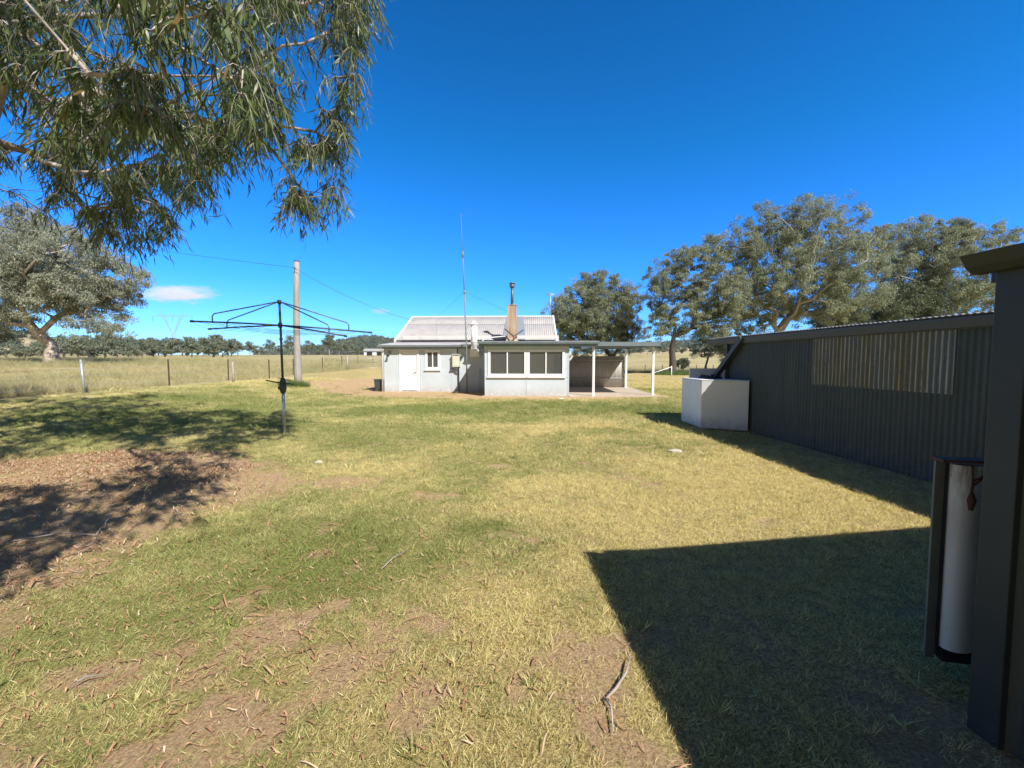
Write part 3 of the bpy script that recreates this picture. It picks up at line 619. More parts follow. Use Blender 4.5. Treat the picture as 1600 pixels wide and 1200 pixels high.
bX, bY = 29.5, 46.0; base = (bX, bY, float(gz(bX, bY)))
gum('tallest spreading gum behind the long green shed', base, [(0, 0, -.3), (0, 0, 1.5), (-.3, 0, 3.2), (-.2, 0, 4.6)], 0.75,
    [B(1225, 340, 100, 50, 46, base), B(1265, 345, 60, 50, 46, base), B(1150, 375, 90, 50, 46, base), B(1210, 395, 130, 60, 46, base), B(1290, 410, 130, 70, 46, base, Yo=-2), B(1345, 400, 90, 80, 46, base), B(1315, 335, 50, 50, 46, base, dy=1.5), B(1250, 450, 170, 60, 46, base, Yo=-1), B(1340, 455, 100, 60, 46, base), B(1185, 440, 90, 60, 46, base), B(1150, 480, 70, 50, 46, base), B(1200, 485, 120, 40, 46, base, Yo=1), B(1290, 480, 130, 50, 46, base, Yo=1), B(1130, 395, 50, 30, 46, base), B(1165, 505, 80, 30, 46, base, Yo=1), B(1250, 370, 120, 50, 46, base)],
    270, 0.95, 46, 0.27, 0.105, M['leaf_mid'], M['bark'], 24, tpow=0.5, rs=0.9)
bX, bY = 52.0, 52.0; base = (bX, bY, float(gz(bX, bY)))
gum('wide gum seen over the shed roof beside the dark gutter end', base, [(0, 0, -.3), (0, 0, 1.5), (.2, 0, 3.2), (.1, 0, 4.5)], 0.7,
    [B(1405, 375, 60, 60, 52, base), B(1460, 365, 100, 50, 52, base), B(1520, 370, 90, 50, 52, base), B(1570, 370, 50, 30, 52, base), B(1430, 420, 100, 70, 52, base), B(1510, 420, 130, 80, 52, base, Yo=-2), B(1455, 460, 120, 60, 52, base), B(1580, 430, 90, 70, 52, base), B(1480, 345, 30, 30, 52, base, dy=1), B(1420, 470, 90, 50, 52, base), B(1520, 475, 120, 50, 52, base), B(1395, 410, 50, 60, 52, base, dy=2), B(1460, 400, 120, 50, 52, base)],
    230, 1.0, 46, 0.29, 0.115, M['leaf_mid'], M['bark'], 25, rs=1.0)
bX, bY = 44.0, 50.0; base = (bX, bY, float(gz(bX, bY)))
gum('low dark tree filling the gap under the gums above the shed roof', base, [(0, 0, -.3), (0, 0, 1.2), (.2, 0, 2.4)], 0.4,
    [B(1350, 490, 120, 50, 50, base), B(1400, 475, 70, 60, 50, base), B(1300, 500, 70, 40, 50, base), B(1440, 480, 60, 40, 50, base)],
    110, 0.9, 46, 0.26, 0.11, M['leaf_dark'], M['bark_dark'], 26, rs=0.9)
bX, bY = 25.5, 55.0; base = (bX, bY, float(gz(bX, bY)))
gum('thin multi-stemmed young gum left of the white tank', base, [(0, 0, -.2), (.05, 0, .5), (.1, 0, .9)], 0.22,
    [B(1100, 545, 45, 24, 55, base), B(1125, 535, 40, 30, 55, base), B(1110, 525, 50, 30, 55, base), B(1140, 545, 40, 30, 55, base)],
    50, 0.6, 30, 0.22, 0.09, M['leaf_mid'], M['bark'], 27, rs=0.8, tpow=0.6)
bX, bY = 30.5, 74.0; base = (bX, bY, float(gz(bX, bY)))
gum('tiny round sapling in the dry field beyond the right fence', base, [(0, 0, -.1), (0, 0, .5), (0, 0, .9)], 0.06,
    [(0, 0, 1.5, .9, .9, .8)], 24, 0.4, 26, 0.2, 0.09, M['leaf_dark'], M['bark_dark'], 28, name='sapling')

# ------------------------------------------------------------------ the gum over the yard (trunk left of the picture)
def in_poly(x, y, P): return poly_d(np.asarray(x, float), np.asarray(y, float), P) > 0
OUT = [(-60, -80), (612, -80), (612, 25), (592, 60), (585, 92), (602, 108), (598, 130), (575, 150), (602, 180), (580, 200), (582, 232), (556, 246), (560, 272), (540, 298), (520, 318), (500, 310), (478, 320), (456, 335), (442, 310), (440, 255), (420, 238), (395, 212), (368, 190), (352, 232), (320, 285), (292, 318), (262, 300), (268, 360), (236, 372), (200, 365), (190, 380), (150, 362), (112, 332), (80, 345), (58, 325), (30, 300), (-60, 270)]
HOLES = [(38, 165, 20), (165, 15, 16), (30, 250, 15), (105, 205, 10), (420, 20, 14), (318, 95, 12), (55, 290, 26), (130, 300, 14), (500, 262, 20), (505, 195, 12), (440, 195, 8), (245, 345, 10), (215, 300, 12), (300, 15, 10), (395, 165, 9), (110, 130, 10), (270, 240, 10), (345, 165, 10)]
tr_rng = np.random.default_rng(99)
def shadow_of(p): return p[0] - 0.635 * p[2], p[1] + 0.80 * p[2]
NOSH = [gp(*p) for p in ((-300, 703), (330, 700), (470, 735), (330, 728), (230, 722), (-300, 735))]
LIT = [gp(*p) for p in ((452, 600), (452, 690), (360, 715), (350, 800), (230, 850), (110, 900), (40, 940), (-100, 1100), (-100, 1600), (3000, 1600), (3000, 600))]
C_ = []
def lit_ok(p):
    s = shadow_of(p); X = np.array([s[0]]); Y = np.array([s[1]])
    return poly_d(X, Y, LIT)[0] < -0.05
tries = 0
while len(C_) < 660 and tries < 40000:
    tries += 1
    px = tr_rng.uniform(-60, 612); py = tr_rng.uniform(-80, 385) if tr_rng.random() < .75 else tr_rng.uniform(180, 385)
    if not in_poly([px], [py], OUT)[0]: continue
    if any((px - a) ** 2 + (py - b) ** 2 < (c * 1.25) ** 2 for a, b, c in HOLES): continue
    if px < 500 and fbm(np.array([px + 900.0]), np.array([py + 900.0]), 0.017, 8, 2)[0] < 0.43: continue
    if px > 430: Y = tr_rng.uniform(5.4, 6.9)
    elif py < 190 and px > 100 and tr_rng.random() < 0.30: Y = tr_rng.uniform(2.7, 3.9)
    elif px < 300 and py > 230: Y = tr_rng.uniform(5.5, 8.5)
    else: Y = tr_rng.uniform(4.4, 7.6)
    p = at(px, py, Y)
    if not lit_ok(p) : continue
    C_.append(np.array(p))
nvis = len(C_)
# the rest of the crown, above and left of the picture
RG = [[gp(*p) for p in q] for q in (((-900, 608), (120, 611), (230, 615), (290, 630), (415, 652), (425, 680), (330, 696), (180, 690), (0, 712), (-900, 705)),
      ((-900, 745), (0, 760), (120, 750), (250, 735), (320, 745), (300, 790), (190, 830), (60, 900), (-60, 935), (-900, 1150)))]
tries = 0
while len(C_) < nvis + 900 and tries < 60000:
    tries += 1
    rg = RG[0] if tr_rng.random() < 0.62 else RG[1]
    a = np.array(rg); X = tr_rng.uniform(max(a[:, 0].min(), -30), a[:, 0].max()); Y = tr_rng.uniform(a[:, 1].min(), a[:, 1].max())
    if not in_poly([X], [Y], rg)[0]: continue
    if fbm(np.array([X]), np.array([Y]), 0.55, 41)[0] < 0.37: continue
    z = tr_rng.uniform(4.0, 11.5); p = np.array([X + 0.635 * z, Y - 0.80 * z, z])
    if not (-16 < p[0] < 1.2 and -2.5 < p[1] < 14) or np.hypot(p[0] + 8, p[1] - 5) > 9.5: continue
    q = project(p); 
    if q[2][0] > 0.1 and -40 < q[0][0] < 1650 and -60 < q[1][0] < 1250: continue
    C_.append(p)
C_ = np.array(C_); print('near crown', nvis, len(C_))
near = thing('gum_tree', 'large drooping gum hanging its leafy branches over the left of the yard', 'tree', (-10.2, 6.4, float(gz(-10.2, 6.4))))
C_ = C_ - np.array(near.location)
rs_rng = np.random.default_rng(5)
A, par, rad, tip = skeleton([(0, 0, -.3), (.05, 0, .6), (.25, -.05, 1.6), (.5, -.2, 2.8), (.8, -.4, 4.0), (1.2, -.5, 5.2)], 0.34, C_, 0.0035, 0.30, wig=0.16, tpow=0.56, lift=0.3)
bmesh_ = limbs_mesh(A, par, rad, 9)
# hanging twigs with leaves along them
LP, LD, LL, LW, LT = [], [], [], [], []
hv = C_ + np.array(near.location); qx, qy, qf = project(hv)
for k in range(len(C_)):
    c = C_[k]; vis = k < nvis; ntw = 5
    for j in range(ntw):
        dr = tr_rng.normal(0, 1, 3); dr[2] = abs(dr[2]) * 0.3; dr /= np.linalg.norm(dr); ln = tr_rng.uniform(0.28, 0.62) * (1 if vis else 1.5)
        pts = [c + dr * ln * 0.5 * t - np.array([0, 0, ln * 0.85 * t * t]) for t in (0, .25, .5, .75, 1)]
        bmesh_.tube(pts, [0.0035, .003, .0025, .002, .0012], 3, cap=False)
        nl = 12 if vis else 11
        t = tr_rng.uniform(0.15, 1.02, nl)
        P = c + dr * (ln * 0.5 * t)[:, None] - np.array([0, 0, 1.0]) * (ln * 0.85 * t * t)[:, None]
        D = tr_rng.normal(0, 0.36, (nl, 3)) + np.array([0, 0, -1.15]) + dr * 0.3
        LP.append(P); LD.append(unit(D)); LL.append(tr_rng.uniform(0.09, 0.19, nl) * (1 if vis else 1.5)); LW.append(tr_rng.uniform(0.011, 0.019, nl) * (1 if vis else 2.4)); LT.append(np.clip(tr_rng.normal(0.42, 0.2) + tr_rng.normal(0, .16, nl), 0, .88))
P = np.vstack(LP); D = np.vstack(LD); L_ = np.concatenate(LL); W_ = np.concatenate(LW); T_ = np.concatenate(LT)
T_ = np.where(tr_rng.uniform(0, 1, len(T_)) < 0.02, 1, T_)
S = unit(np.cross(D, tr_rng.normal(0, 1, P.shape)))
V, Q = strips(P, D, S, L_, W_, tr_rng.normal(0, 0.28, len(P)), [0.22, 1.0, 0.72, 0.05], 3)
print('near leaves', len(P))
bmesh_.build('trunk', M['bark_pale'], near)
np_mesh('crown', V, Q, M['leaf_near'], near, smooth=True, attrs={'tint': ('FLOAT', np.repeat(T_, 8).astype(np.float32))})

# ------------------------------------------------------------------ distant trees
def far_proto(seed, kind):
    global rs_rng
    r = np.random.default_rng(seed); rs_rng = np.random.default_rng(seed)
    H = 8.0
    bl = {0: [(0, 0, 5.2, 2.6, 2.6, 1.8), (-1.6, 0, 4.3, 2.0, 2.0, 1.4), (1.7, .3, 4.6, 1.9, 1.9, 1.5), (.3, 0, 6.8, 1.5, 1.5, .9)],
          1: [(0, 0, 3.4, 3.6, 3.0, 2.4), (-2.2, 0, 2.6, 2.2, 2.2, 1.8), (2.3, 0, 2.8, 2.2, 2.2, 1.9), (0.6, 0, 5.2, 2.0, 2.0, 1.2)],
          2: [(0, 0, 6.0, 1.7, 1.7, 1.4), (-.9, 0, 4.7, 1.4, 1.4, 1.0), (1.0, 0, 5.2, 1.3, 1.3, 1.0)]}[kind]
    t = thing('distant_tree', 'x', 'tree')
    C = blob_points(bl, 46, r, 0.5)
    A, par, rad, tip = skeleton([(0, 0, -.4), (0, 0, .8), (.1, 0, 1.8 if kind != 1 else 1.2)], 0.26, C, 0.015, 1.0)
    limbs_mesh(A, par, rad, 6).build('trunk', M['bark'], t)
    R_ = 0.8 * r.uniform(0.6, 1.3, len(C))
    leaves(C, R_, 46, 0.5, 0.24, M['leaf_far'], 'crown', t, r, tint_c=r.uniform(.15, .75, len(C)))
    return t
protos = [far_proto(31, 0), far_proto(32, 1), far_proto(33, 2), far_proto(34, 1)]
used = [False] * 4
def far_tree(k, px, Y, hpx, label, group=None, sx=1.0):
    X = ray(px, 560)[0] * Y; z = float(gz(X, Y)); o = protos[k] if not used[k] else copy_tree(protos[k]); used[k] = True
    top = [7.7, 6.4, 7.4, 6.4][k]; s = hpx / F * Y / top
    o.location = (X, Y, z); o.scale = (s * sx, s * sx, s); o.rotation_euler = (0, 0, rng.uniform(0, 6.28)); tag(o, label, 'tree', group); return o
row = 'bushy grey-green gum in the far tree row between the big left gum and the pylon'
for px, Y, h in ((100, 120, 33), (122, 150, 30), (140, 118, 38), (165, 125, 36), (183, 140, 28), (205, 170, 30), (222, 165, 29), (240, 175, 28), (90, 230, 30), (112, 240, 32), (131, 235, 34), (152, 245, 36), (174, 240, 34), (193, 250, 31), (214, 245, 32), (231, 240, 30), (248, 250, 27)):
    far_tree(1 if rng.random() < .6 else 3, px, Y, h, row, 'far tree row left of the pylon', 1.25)
for px, Y, h in ((-20, 110, 22), (10, 130, 26), (40, 120, 24), (58, 118, 20)):
    far_tree(3, px, Y, h, 'low bush under the big left gum at the foot of the dry slope', 'bushes behind the big left gum', 1.5)
row2 = 'bushy grey-green gum in the far tree row between the pylon and the clothesline'
for px, Y, h in ((258, 180, 28), (285, 170, 32), (300, 175, 27), (318, 190, 29), (334, 165, 36), (348, 170, 30), (362, 190, 26), (268, 250, 30), (292, 245, 31), (309, 250, 29), (327, 255, 30), (341, 250, 33), (356, 255, 28), (372, 260, 22), (405, 300, 16), (436, 310, 15), (470, 300, 17), (500, 310, 16), (530, 305, 18), (562, 310, 16)):
    far_tree(1 if rng.random() < .6 else 0, px, Y, h, row2, 'far tree row right of the pylon', 1.2)
far_tree(0, 391, 190, 24, 'single round gum in the field just left of the clothesline pole')
far_tree(0, 421, 210, 26, 'small upright gum in the field directly behind the clothesline pole', sx=.9)
far_tree(0, 455, 205, 32, 'gum half hidden behind the weathered power pole')
far_tree(0, 482, 230, 24, 'pale gum just right of the weathered power pole')
far_tree(2, 515, 215, 34, 'tall sparse gum halfway between power pole and cottage')
far_tree(0, 545, 190, 26, 'dark stooped gum nearest the far farm building')
far_tree(2, 1012, 260, 22, 'small lone tree on the horizon between carport and slender gum')
far_tree(2, 1148, 70, 36, 'small gum peeping between the white tank and shed wall')
row3 = 'scrubby bush on the dry hillside behind the carport'
for px, Y, h in ((985, 420, 12), (1000, 470, 13), (1025, 450, 14), (1045, 430, 12), (1064, 480, 14), (1100, 440, 13), (1120, 430, 14), (972, 460, 12)):
    far_tree(1, px, Y, h, row3, 'scrub on the hillside behind the carport', 1.5)
for k in range(4):
    if not used[k]:
        for c in [q for q in col.objects if q.parent == protos[k]]: bpy.data.objects.remove(c)
        bpy.data.objects.remove(protos[k])

# hills and far woods
def hill(name, prof, Y, depth, mat, z0=-5, seed=1):
    """rounded ridge: prof = list of (px, top py); Y distance"""
    pxs = np.array([p[0] for p in prof], float); pys = np.array([p[1] for p in prof], float)
    n_ = 160; q = np.linspace(pxs[0], pxs[-1], n_); t = np.interp(q, pxs, pys); m_ = 16; V = []
    for j in range(m_ + 1):
        f = j / m_; yy = Y + depth * (f - 0.5) * 2
        for k in range(n_):
            X, u = ray(q[k], t[k]); X0 = X * Y; top = CAMZ + u * Y
            e = math.sin(math.pi * f) ** 0.8; nz_ = 1 + 0.12 * (float(vnoise(np.array(k * .13 + seed), np.array(j * .5), seed)) - .5)
            V.append((X0, yy, z0 + (top - z0) * e * nz_))
    i = np.arange(n_ - 1); Q = np.concatenate([np.stack([j * n_ + i, j * n_ + i + 1, (j + 1) * n_ + i + 1, (j + 1) * n_ + i], 1) for j in range(m_)])
    o = np_mesh(name, V, Q, mat, smooth=True); tag(o, kind='structure'); return o
M['hill_wood'] = surf('wooded_hill', (0.030, 0.042, 0.030), (0.075, 0.085, 0.055), 0.02, 0.95, lo=0.35, hi=0.65, dirt=(0.16, 0.15, 0.085), dscale=0.004, dlo=0.6, dhi=0.75)
M['hill_dry'] = surf('dry_hill', (0.36, 0.28, 0.15), (0.50, 0.41, 0.24), 0.05, 0.95, dirt=(0.12, 0.12, 0.06), dscale=0.035, dlo=0.5, dhi=0.6)
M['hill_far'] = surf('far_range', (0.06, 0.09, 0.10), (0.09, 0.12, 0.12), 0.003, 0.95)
hill('hill', [(380, 562), (430, 553), (480, 549), (520, 543), (550, 534), (572, 529), (600, 531), (640, 537), (700, 546), (800, 556)], 2600, 500, M['hill_wood'], seed=2)
hill('hill', [(-500, 520), (-200, 500), (-60, 508), (10, 517), (60, 528), (110, 540), (180, 552), (240, 562)], 520, 170, M['hill_dry'], seed=3)
hill('hill', [(960, 556), (990, 545), (1020, 540), (1060, 536), (1100, 534), (1150, 536), (1250, 530), (1400, 533), (1700, 545)], 3200, 500, M['hill_far'], seed=4)
hill('hill', [(930, 562), (970, 553), (1010, 547), (1060, 544), (1120, 546), (1300, 540), (1700, 545)], 700, 200, M['hill_dry'], seed=5)
# scrub on the hills: reads as one mass
tb = [np_mesh('scrub_a', *(lambda V: (V, np.arange(len(V)).reshape(-1, 4)))(np.concatenate([np.array([c, c + a * .5 + b_ * .0, c + a, c + b_]) for c, a, b_ in [(rng.normal(0, 1, 3) * np.array([1, 1, .6]) + np.array([0, 0, 1.1]), rng.normal(0, .6, 3), rng.normal(0, .6, 3)) for _ in range(160)]])), M['leaf_far'], attrs=None, link=False)]
hx_ = []
dep = bpy.context.evaluated_depsgraph_get()
bpy.context.view_layer.update()
for px, Y0, Y1, n_ in ((-30, 390, 660, 0),):
    pass
def top_z(o, X, Y):
    ok, loc, nn, fi = o.ray_cast(Vector((X, Y, 4000)), Vector((0, 0, -1))); return loc.z if ok else None
hills = [o for o in col.objects if o.name.startswith('hill')]
pts, scl = [], []
for o, Y0, Y1, a, b_, n_, s0 in ((hills[1], 400, 560, -60, 200, 130, 2.0), (hills[0], 2150, 2700, 400, 640, 1500, 6), (hills[3], 540, 720, 950, 1150, 200, 2.4), (hills[2], 2750, 3300, 1000, 1130, 500, 7)):
    for _ in range(n_):
        Y = rng.uniform(Y0, Y1); X = ray(rng.uniform(a, b_), 550)[0] * Y
        if Y < 1000 and fbm(np.array([X]), np.array([Y]), 0.012, 66)[0] < 0.5: continue
        z = top_z(o, X, Y)
        if z is None or z < float(gz(X, Y)): continue
        pts.append((X, Y, z - .5)); scl.append(s0 * rng.uniform(.6, 1.3))
N_ = len(pts)
o = scatter('far_scrub', tb, np.array(pts), np.zeros(N_), np.stack([np.zeros(N_), np.zeros(N_), rng.uniform(0, 6.28, N_)], 1), np.array(scl), np.zeros(N_), M['leaf_far'])
tag(o, 'dark scrub and woods covering the far hills along the horizon', 'woods', kind='stuff')

# ------------------------------------------------------------------ cottage
H = thing('cottage', 'pale grey fibro cottage with iron roof in the middle of the yard', 'house', (0, 20.7, 0), R(-2.5))
def wall_open(mb, x0, x1, z0, z1, y0, y1, ops):       # wall along x with rectangular openings
    xs = sorted({x0, x1, *[o[0] for o in ops], *[o[1] for o in ops]})
    for a, b_ in zip(xs[:-1], xs[1:]):
        mid = (a + b_) / 2; hs_ = sorted([(o[2], o[3]) for o in ops if o[0] < mid < o[1]]); z = z0
        for q, r_ in hs_:
            if q > z: mb.box(a, b_, y0, y1, z, q)
            z = r_
        if z < z1: mb.box(a, b_, y0, y1, z, z1)
DOOR = (-5.62, -4.72, 0.06, 2.06); WIN = (-4.30, -3.66, 1.17, 2.06)
WA = (-0.90, 0.70, 0.92, 2.02); WB = (0.82, 2.36, 0.92, 2.02)
mb = MB()
wall_open(mb, -6.46, -1.1, 0, 2.3, 0, 0.1, [DOOR, WIN])
mb.box(-6.46, -6.36, 0.1, 2.9, 0, 2.3)
mb.box(-1.1, -1.0, -2.35, 0.1, 0, 2.38); mb.box(2.5, 2.6, -2.35, 2.9, 0, 2.38)
wall_open(mb, -1.1, 2.6, 0, 2.38, -2.45, -2.35, [WA, WB])
mb.box(-6.45, 2.2, 9.9, 10.0, 0, 2.7); mb.box(-6.45, -6.35, 2.9, 9.9, 0, 2.7); mb.box(2.1, 2.2, 2.9, 9.9, 0, 2.7)
for xx in (-6.45, 2.1):
    mb.add([(xx, 2.95, 2.7), (xx + .1, 2.95, 2.7), (xx, 9.9, 2.7), (xx + .1, 9.9, 2.7), (xx, 6.4, 4.3), (xx + .1, 6.4, 4.3)], [(0, 2, 4), (1, 5, 3), (0, 4, 5, 1), (2, 3, 5, 4), (0, 1, 3, 2)])
walls = mb.build('wall', M['fibro'], H)
# cover battens over the sheet joints
for xx in (-6.42, -5.78, -4.58, -3.0, -1.9): mb = MB(); mb.box(xx - .02, xx + .02, -.012, -.001, 0.03, 2.18); mb.build('cover_batten', M['fibro'], H)
for xx in (-1.075, 0.76, 2.575): mb = MB(); mb.box(xx - .022, xx + .022, -2.463, -2.451, 0.03, 2.2 if xx != .76 else .86); mb.build('cover_batten', M['fibro'], H)
for xx in (-1.05, 2.42): mb = MB(); mb.box(xx, xx + .13, -2.461, -2.451, .86, .885); mb.build('cover_batten', M['fibro'], H)
mb = MB(); mb.box(-6.36, 2.5, 2.9, 3.0, 0, 3.0); mb.box(-1.0, -0.94, 0.1, 2.9, 0, 2.38); mb.box(0.9, 1.35, 1.2, 1.3, 0.0, 2.3); mb.box(-6.3, 2.5, 0.12, 2.9, 0.0, 0.08); mb.box(-1.0, 2.5, -2.34, 0.12, 0.0, 0.08)
mb.build('inner_wall', M['interior'], H)
dk = MB(); dk.box(-6.44, 2.24, 2.82, 2.89, 2.42, 2.74); dk.build('eave_board', M['dark_wood'], H)
# door
do = MB(); do.box(DOOR[0] + .05, DOOR[1] - .05, .012, .06, .09, 2.01); do = do.build('door', M['white'], H, .004)
f = MB(); f.box(DOOR[0] - .06, DOOR[0] + .045, -.03, .05, .03, 2.12); f.box(DOOR[1] - .045, DOOR[1] + .06, -.03, .05, .03, 2.12); f.box(DOOR[0] + .045, DOOR[1] - .045, -.03, .05, 2.02, 2.12); f.build('door_frame', M['white_dirty'], H, .003)
k = MB(); k.tube([(DOOR[1] - .13, .012, 1.0), (DOOR[1] - .13, -.05, 1.0)], .022, 10); k.tube([(DOOR[1] - .13, -.045, 1.0), (DOOR[1] - .25, -.05, 1.0)], .011, 8); k.build('handle', M['galv_dark'], do)
k = MB(); k.box(DOOR[0] - .15, DOOR[1] + .15, -.35, .0, .0, .06); k.build('step', M['concrete'], H, .006)
def window(op, y, label=None):
    x0, x1, z0, z1 = op; wn = MB(); t = .06; yo = y - .03
    wn.box(x0 - .05, x0 + t, yo, y + .06, z0 - .04, z1 + .05); wn.box(x1 - t, x1 + .05, yo, y + .06, z0 - .04, z1 + .05)
    wn.box(x0 + t, x1 - t, yo, y + .06, z1 - t, z1 + .05); wn.box(x0 + t, x1 - t, yo, y + .06, z0 - .04, z0 + t)
    o = wn.build('window', M['white'], H, .004)
    mid = (x0 + x1) / 2; s = MB(); s.box(mid - .025, mid + .025, yo + .008, y + .05, z0 + t, z1 - t)
    s.box(x0 + t, mid - .025, yo + .02, y + .045, z0 + t, z0 + t + .03); s.box(mid + .025, x1 - t, yo + .02, y + .045, z0 + t, z0 + t + .03)
    s.build('sash', M['white'], o)
    for a, b_ in ((x0 + t, mid - .025), (mid + .025, x1 - t)):
        p = MB(); p.box(a, b_, y + .02, y + .026, z0 + t + .03, z1 - t); p.build('pane', M['glass'], o)
    sl_ = MB(); sl_.box(x0 - .09, x1 + .09, y - .075, y - .002, z0 - .085, z0 - .04); sl_.build('sill', M['white_dirty'], o, .004)
window(WIN, 0); window(WA, -2.45); window(WB, -2.45)
# roofs
rise = math.hypot(3.65, 1.7)
V1, Q1 = corrugated((-6.78, 2.70, 2.74), (1, 0, 0), (0, 3.65, 1.7), 9.15, rise, 0.125, 0.011, 6, 0.004)
V2, Q2 = corrugated((2.37, 10.05, 2.74), (-1, 0, 0), (0, -3.65, 1.7), 9.15, rise, 0.125, 0.011, 6, 0.004)
V3, Q3 = corrugated((-6.78, 2.70 + 3.65 * .62, 2.74 + 1.7 * .62 + .02), (1, 0, 0), (0, 3.65, 1.7), 9.15, rise * .38, 0.125, 0.011, 6, 0.012)
roof = np_mesh('roof', np.vstack([V1, V2, V3]), np.vstack([Q1, Q2 + len(V1), Q3 + len(V1) + len(V2)]), M['iron_roof'], H)
rc = MB(); rc.add([(-6.8, 6.15, 4.36), (2.4, 6.15, 4.36), (-6.8, 6.36, 4.475), (2.4, 6.36, 4.475), (-6.8, 6.57, 4.36), (2.4, 6.57, 4.36)], [(0, 1, 3, 2), (2, 3, 5, 4)])
for xx in (-6.8, 2.32): rc.add([(xx, 2.66, 2.77), (xx + .1, 2.66, 2.77), (xx, 6.36, 4.49), (xx + .1, 6.36, 4.49), (xx, 2.66, 2.62), (xx + .1, 2.66, 2.62), (xx, 6.36, 4.33), (xx + .1, 6.36, 4.33)], [(0, 1, 3, 2), (0, 2, 6, 4), (1, 5, 7, 3), (0, 4, 5, 1)])
rc.build('ridge_cap', M['white_dirty'], roof)
lap = MB(); a0 = Vector((0, 2.7, 2.74)); dv = Vector((0, 3.65, 1.7)); nn = Vector((0, -1.7, 3.65)).normalized()
sl_len = math.hypot(3.05, .29)
V, Q = corrugated((-6.62, -.28, 2.36), (1, 0, 0), (0, 3.12, .29), 5.3, math.hypot(3.12, .29), 0.125, 0.015, 6, 0.004)
np_mesh('leanto_roof', V, Q, M['iron_roof'], H)
V, Q = corrugated((-1.32, -2.74, 2.42), (1, 0, 0), (0, 5.58, .235), 5.1, math.hypot(5.58, .235), 0.125, 0.015, 6, 0.004)
np_mesh('leanto_roof', V, Q, M['iron_roof'], H)
GPROF = [(0, -.11), (0, 0), (.012, 0), (.012, -.095), (.09, -.095), (.118, -.03), (.118, .005), (.13, .005), (.13, -.035), (.10, -.11)]
def gutter(mb, x0, x1, y, z): mb.prism([(-u, q) for u, q in GPROF][::-1], (x0, y, z), (x1, y, z))
g_ = MB(); gutter(g_, -6.66, -1.36, -.2, 2.36); g_.build('gutter', M['gutter'], H)
g_ = MB(); gutter(g_, -1.36, 3.85, -2.66, 2.42); g_.build('gutter', M['gutter'], H)
fb = MB(); fb.box(-6.62, -1.34, -.195, -.17, 2.17, 2.345); fb.box(-6.62, -6.6, -.17, 2.85, 2.2, 2.4); fb.build('fascia', M['gutter'], H)
fb = MB(); fb.box(-1.34, 3.8, -2.655, -2.63, 2.2, 2.4); fb.box(-1.34, -1.315, -2.63, -.17, 2.2, 2.4); fb.box(3.78, 3.8, -2.63, 2.8, 2.2, 2.42); fb.build('fascia', M['gutter'], H)
sf = MB(); sf.box(-6.6, -1.34, -.168, -.002, 2.19, 2.20); sf.box(-1.31, 2.6, -2.628, -2.452, 2.22, 2.23); sf.build('soffit', M['white_dirty'], H)
dp = MB(); dp.tube([(-6.52, -.24, 2.27), (-6.52, -.2, 2.15), (-6.52, -.05, 2.02), (-6.52, -.05, .04)], .04, 10); dp.build('downpipe', M['white'], H)
# cooker flue with its cap, white
fl = MB()
fl.tube([(-1.83, -.42, 3.27), (-1.83, -.42, 2.10)], [.155, .155], 18); fl.tube([(-1.83, -.42, 2.52), (-1.83, -.42, 2.49)], .168, 18)
fl.add([(-2.0, -.58, 2.16), (-1.66, -.58, 2.16), (-1.66, -.25, 2.16), (-2.0, -.25, 2.16), (-2.08, -.30, 1.78), (-1.58, -.30, 1.78), (-1.58, -.001, 1.78), (-2.08, -.001, 1.78), (-1.58, -.001, 2.12), (-2.08, -.001, 2.12)], [(0, 1, 5, 4), (0, 4, 7, 9, 3), (1, 2, 8, 6, 5), (2, 3, 9, 8), (0, 3, 2, 1), (4, 5, 6, 7)])
fo = fl.build('flue', M['white'], H)
c_ = MB(); c_.tube([(-1.83, -.42, 3.33), (-1.83, -.42, 3.36), (-1.83, -.42, 3.52)], [.21, .20, .02], 18)
for k in range(4): q = k * math.pi / 2 + .4; c_.bar((-1.83 + .14 * math.cos(q), -.42 + .14 * math.sin(q), 3.2), (-1.83 + .14 * math.cos(q), -.42 + .14 * math.sin(q), 3.345), .02, .006)
c_.build('cowl', M['white'], fo)
# rusty chimney
ch = MB(); cx, cy = -.08, 2.0
def taper(mb, x0, x1, y0, y1, z0, X0, X1, Y0, Y1, z1): mb.add([(x0, y0, z0), (x1, y0, z0), (x1, y1, z0), (x0, y1, z0), (X0, Y0, z1), (X1, Y0, z1), (X1, Y1, z1), (X0, Y1, z1)], [(0, 1, 5, 4), (1, 2, 6, 5), (2, 3, 7, 6), (3, 0, 4, 7), (4, 5, 6, 7)])
taper(ch, cx - .27, cx + .27, cy - .27, cy + .5, 2.66, cx - .23, cx + .23, cy - .22, cy + .3, 4.55)
for k in range(9): xx = cx - .21 + k * .0525; ch.bar((xx - .004, cy - .262, 2.85), (xx, cy - .222, 4.54), .012, .012)
cho = ch.build('chimney', M['rust'], H)
b_ = MB(); taper(b_, cx - .33, cx + .33, cy - .32, cy + .55, 2.6, cx - .29, cx + .29, cy - .285, cy + .5, 2.78); b_.build('chimney_base', M['concrete'], cho)
cp = MB(); cp.box(cx - .25, cx + .25, cy - .24, cy + .32, 4.551, 4.575); cp.build('chimney_top', M['rust'], cho)
fp = MB(); fp.tube([(cx, cy, 4.5), (cx, cy, 5.58)], .075, 14); fp.tube([(cx, cy, 4.574), (cx, cy, 4.66)], [.11, .08], 14); fpo = fp.build('flue_pipe', M['galv_dark'], cho)
cw = MB(); cw.tube([(cx, cy, 5.5), (cx, cy, 5.54), (cx, cy, 5.68), (cx, cy, 5.69)], [.10, .14, .14, .1], 16); cw.tube([(cx, cy, 5.72), (cx, cy, 5.76), (cx, cy, 5.8)], [.155, .155, .05], 16)
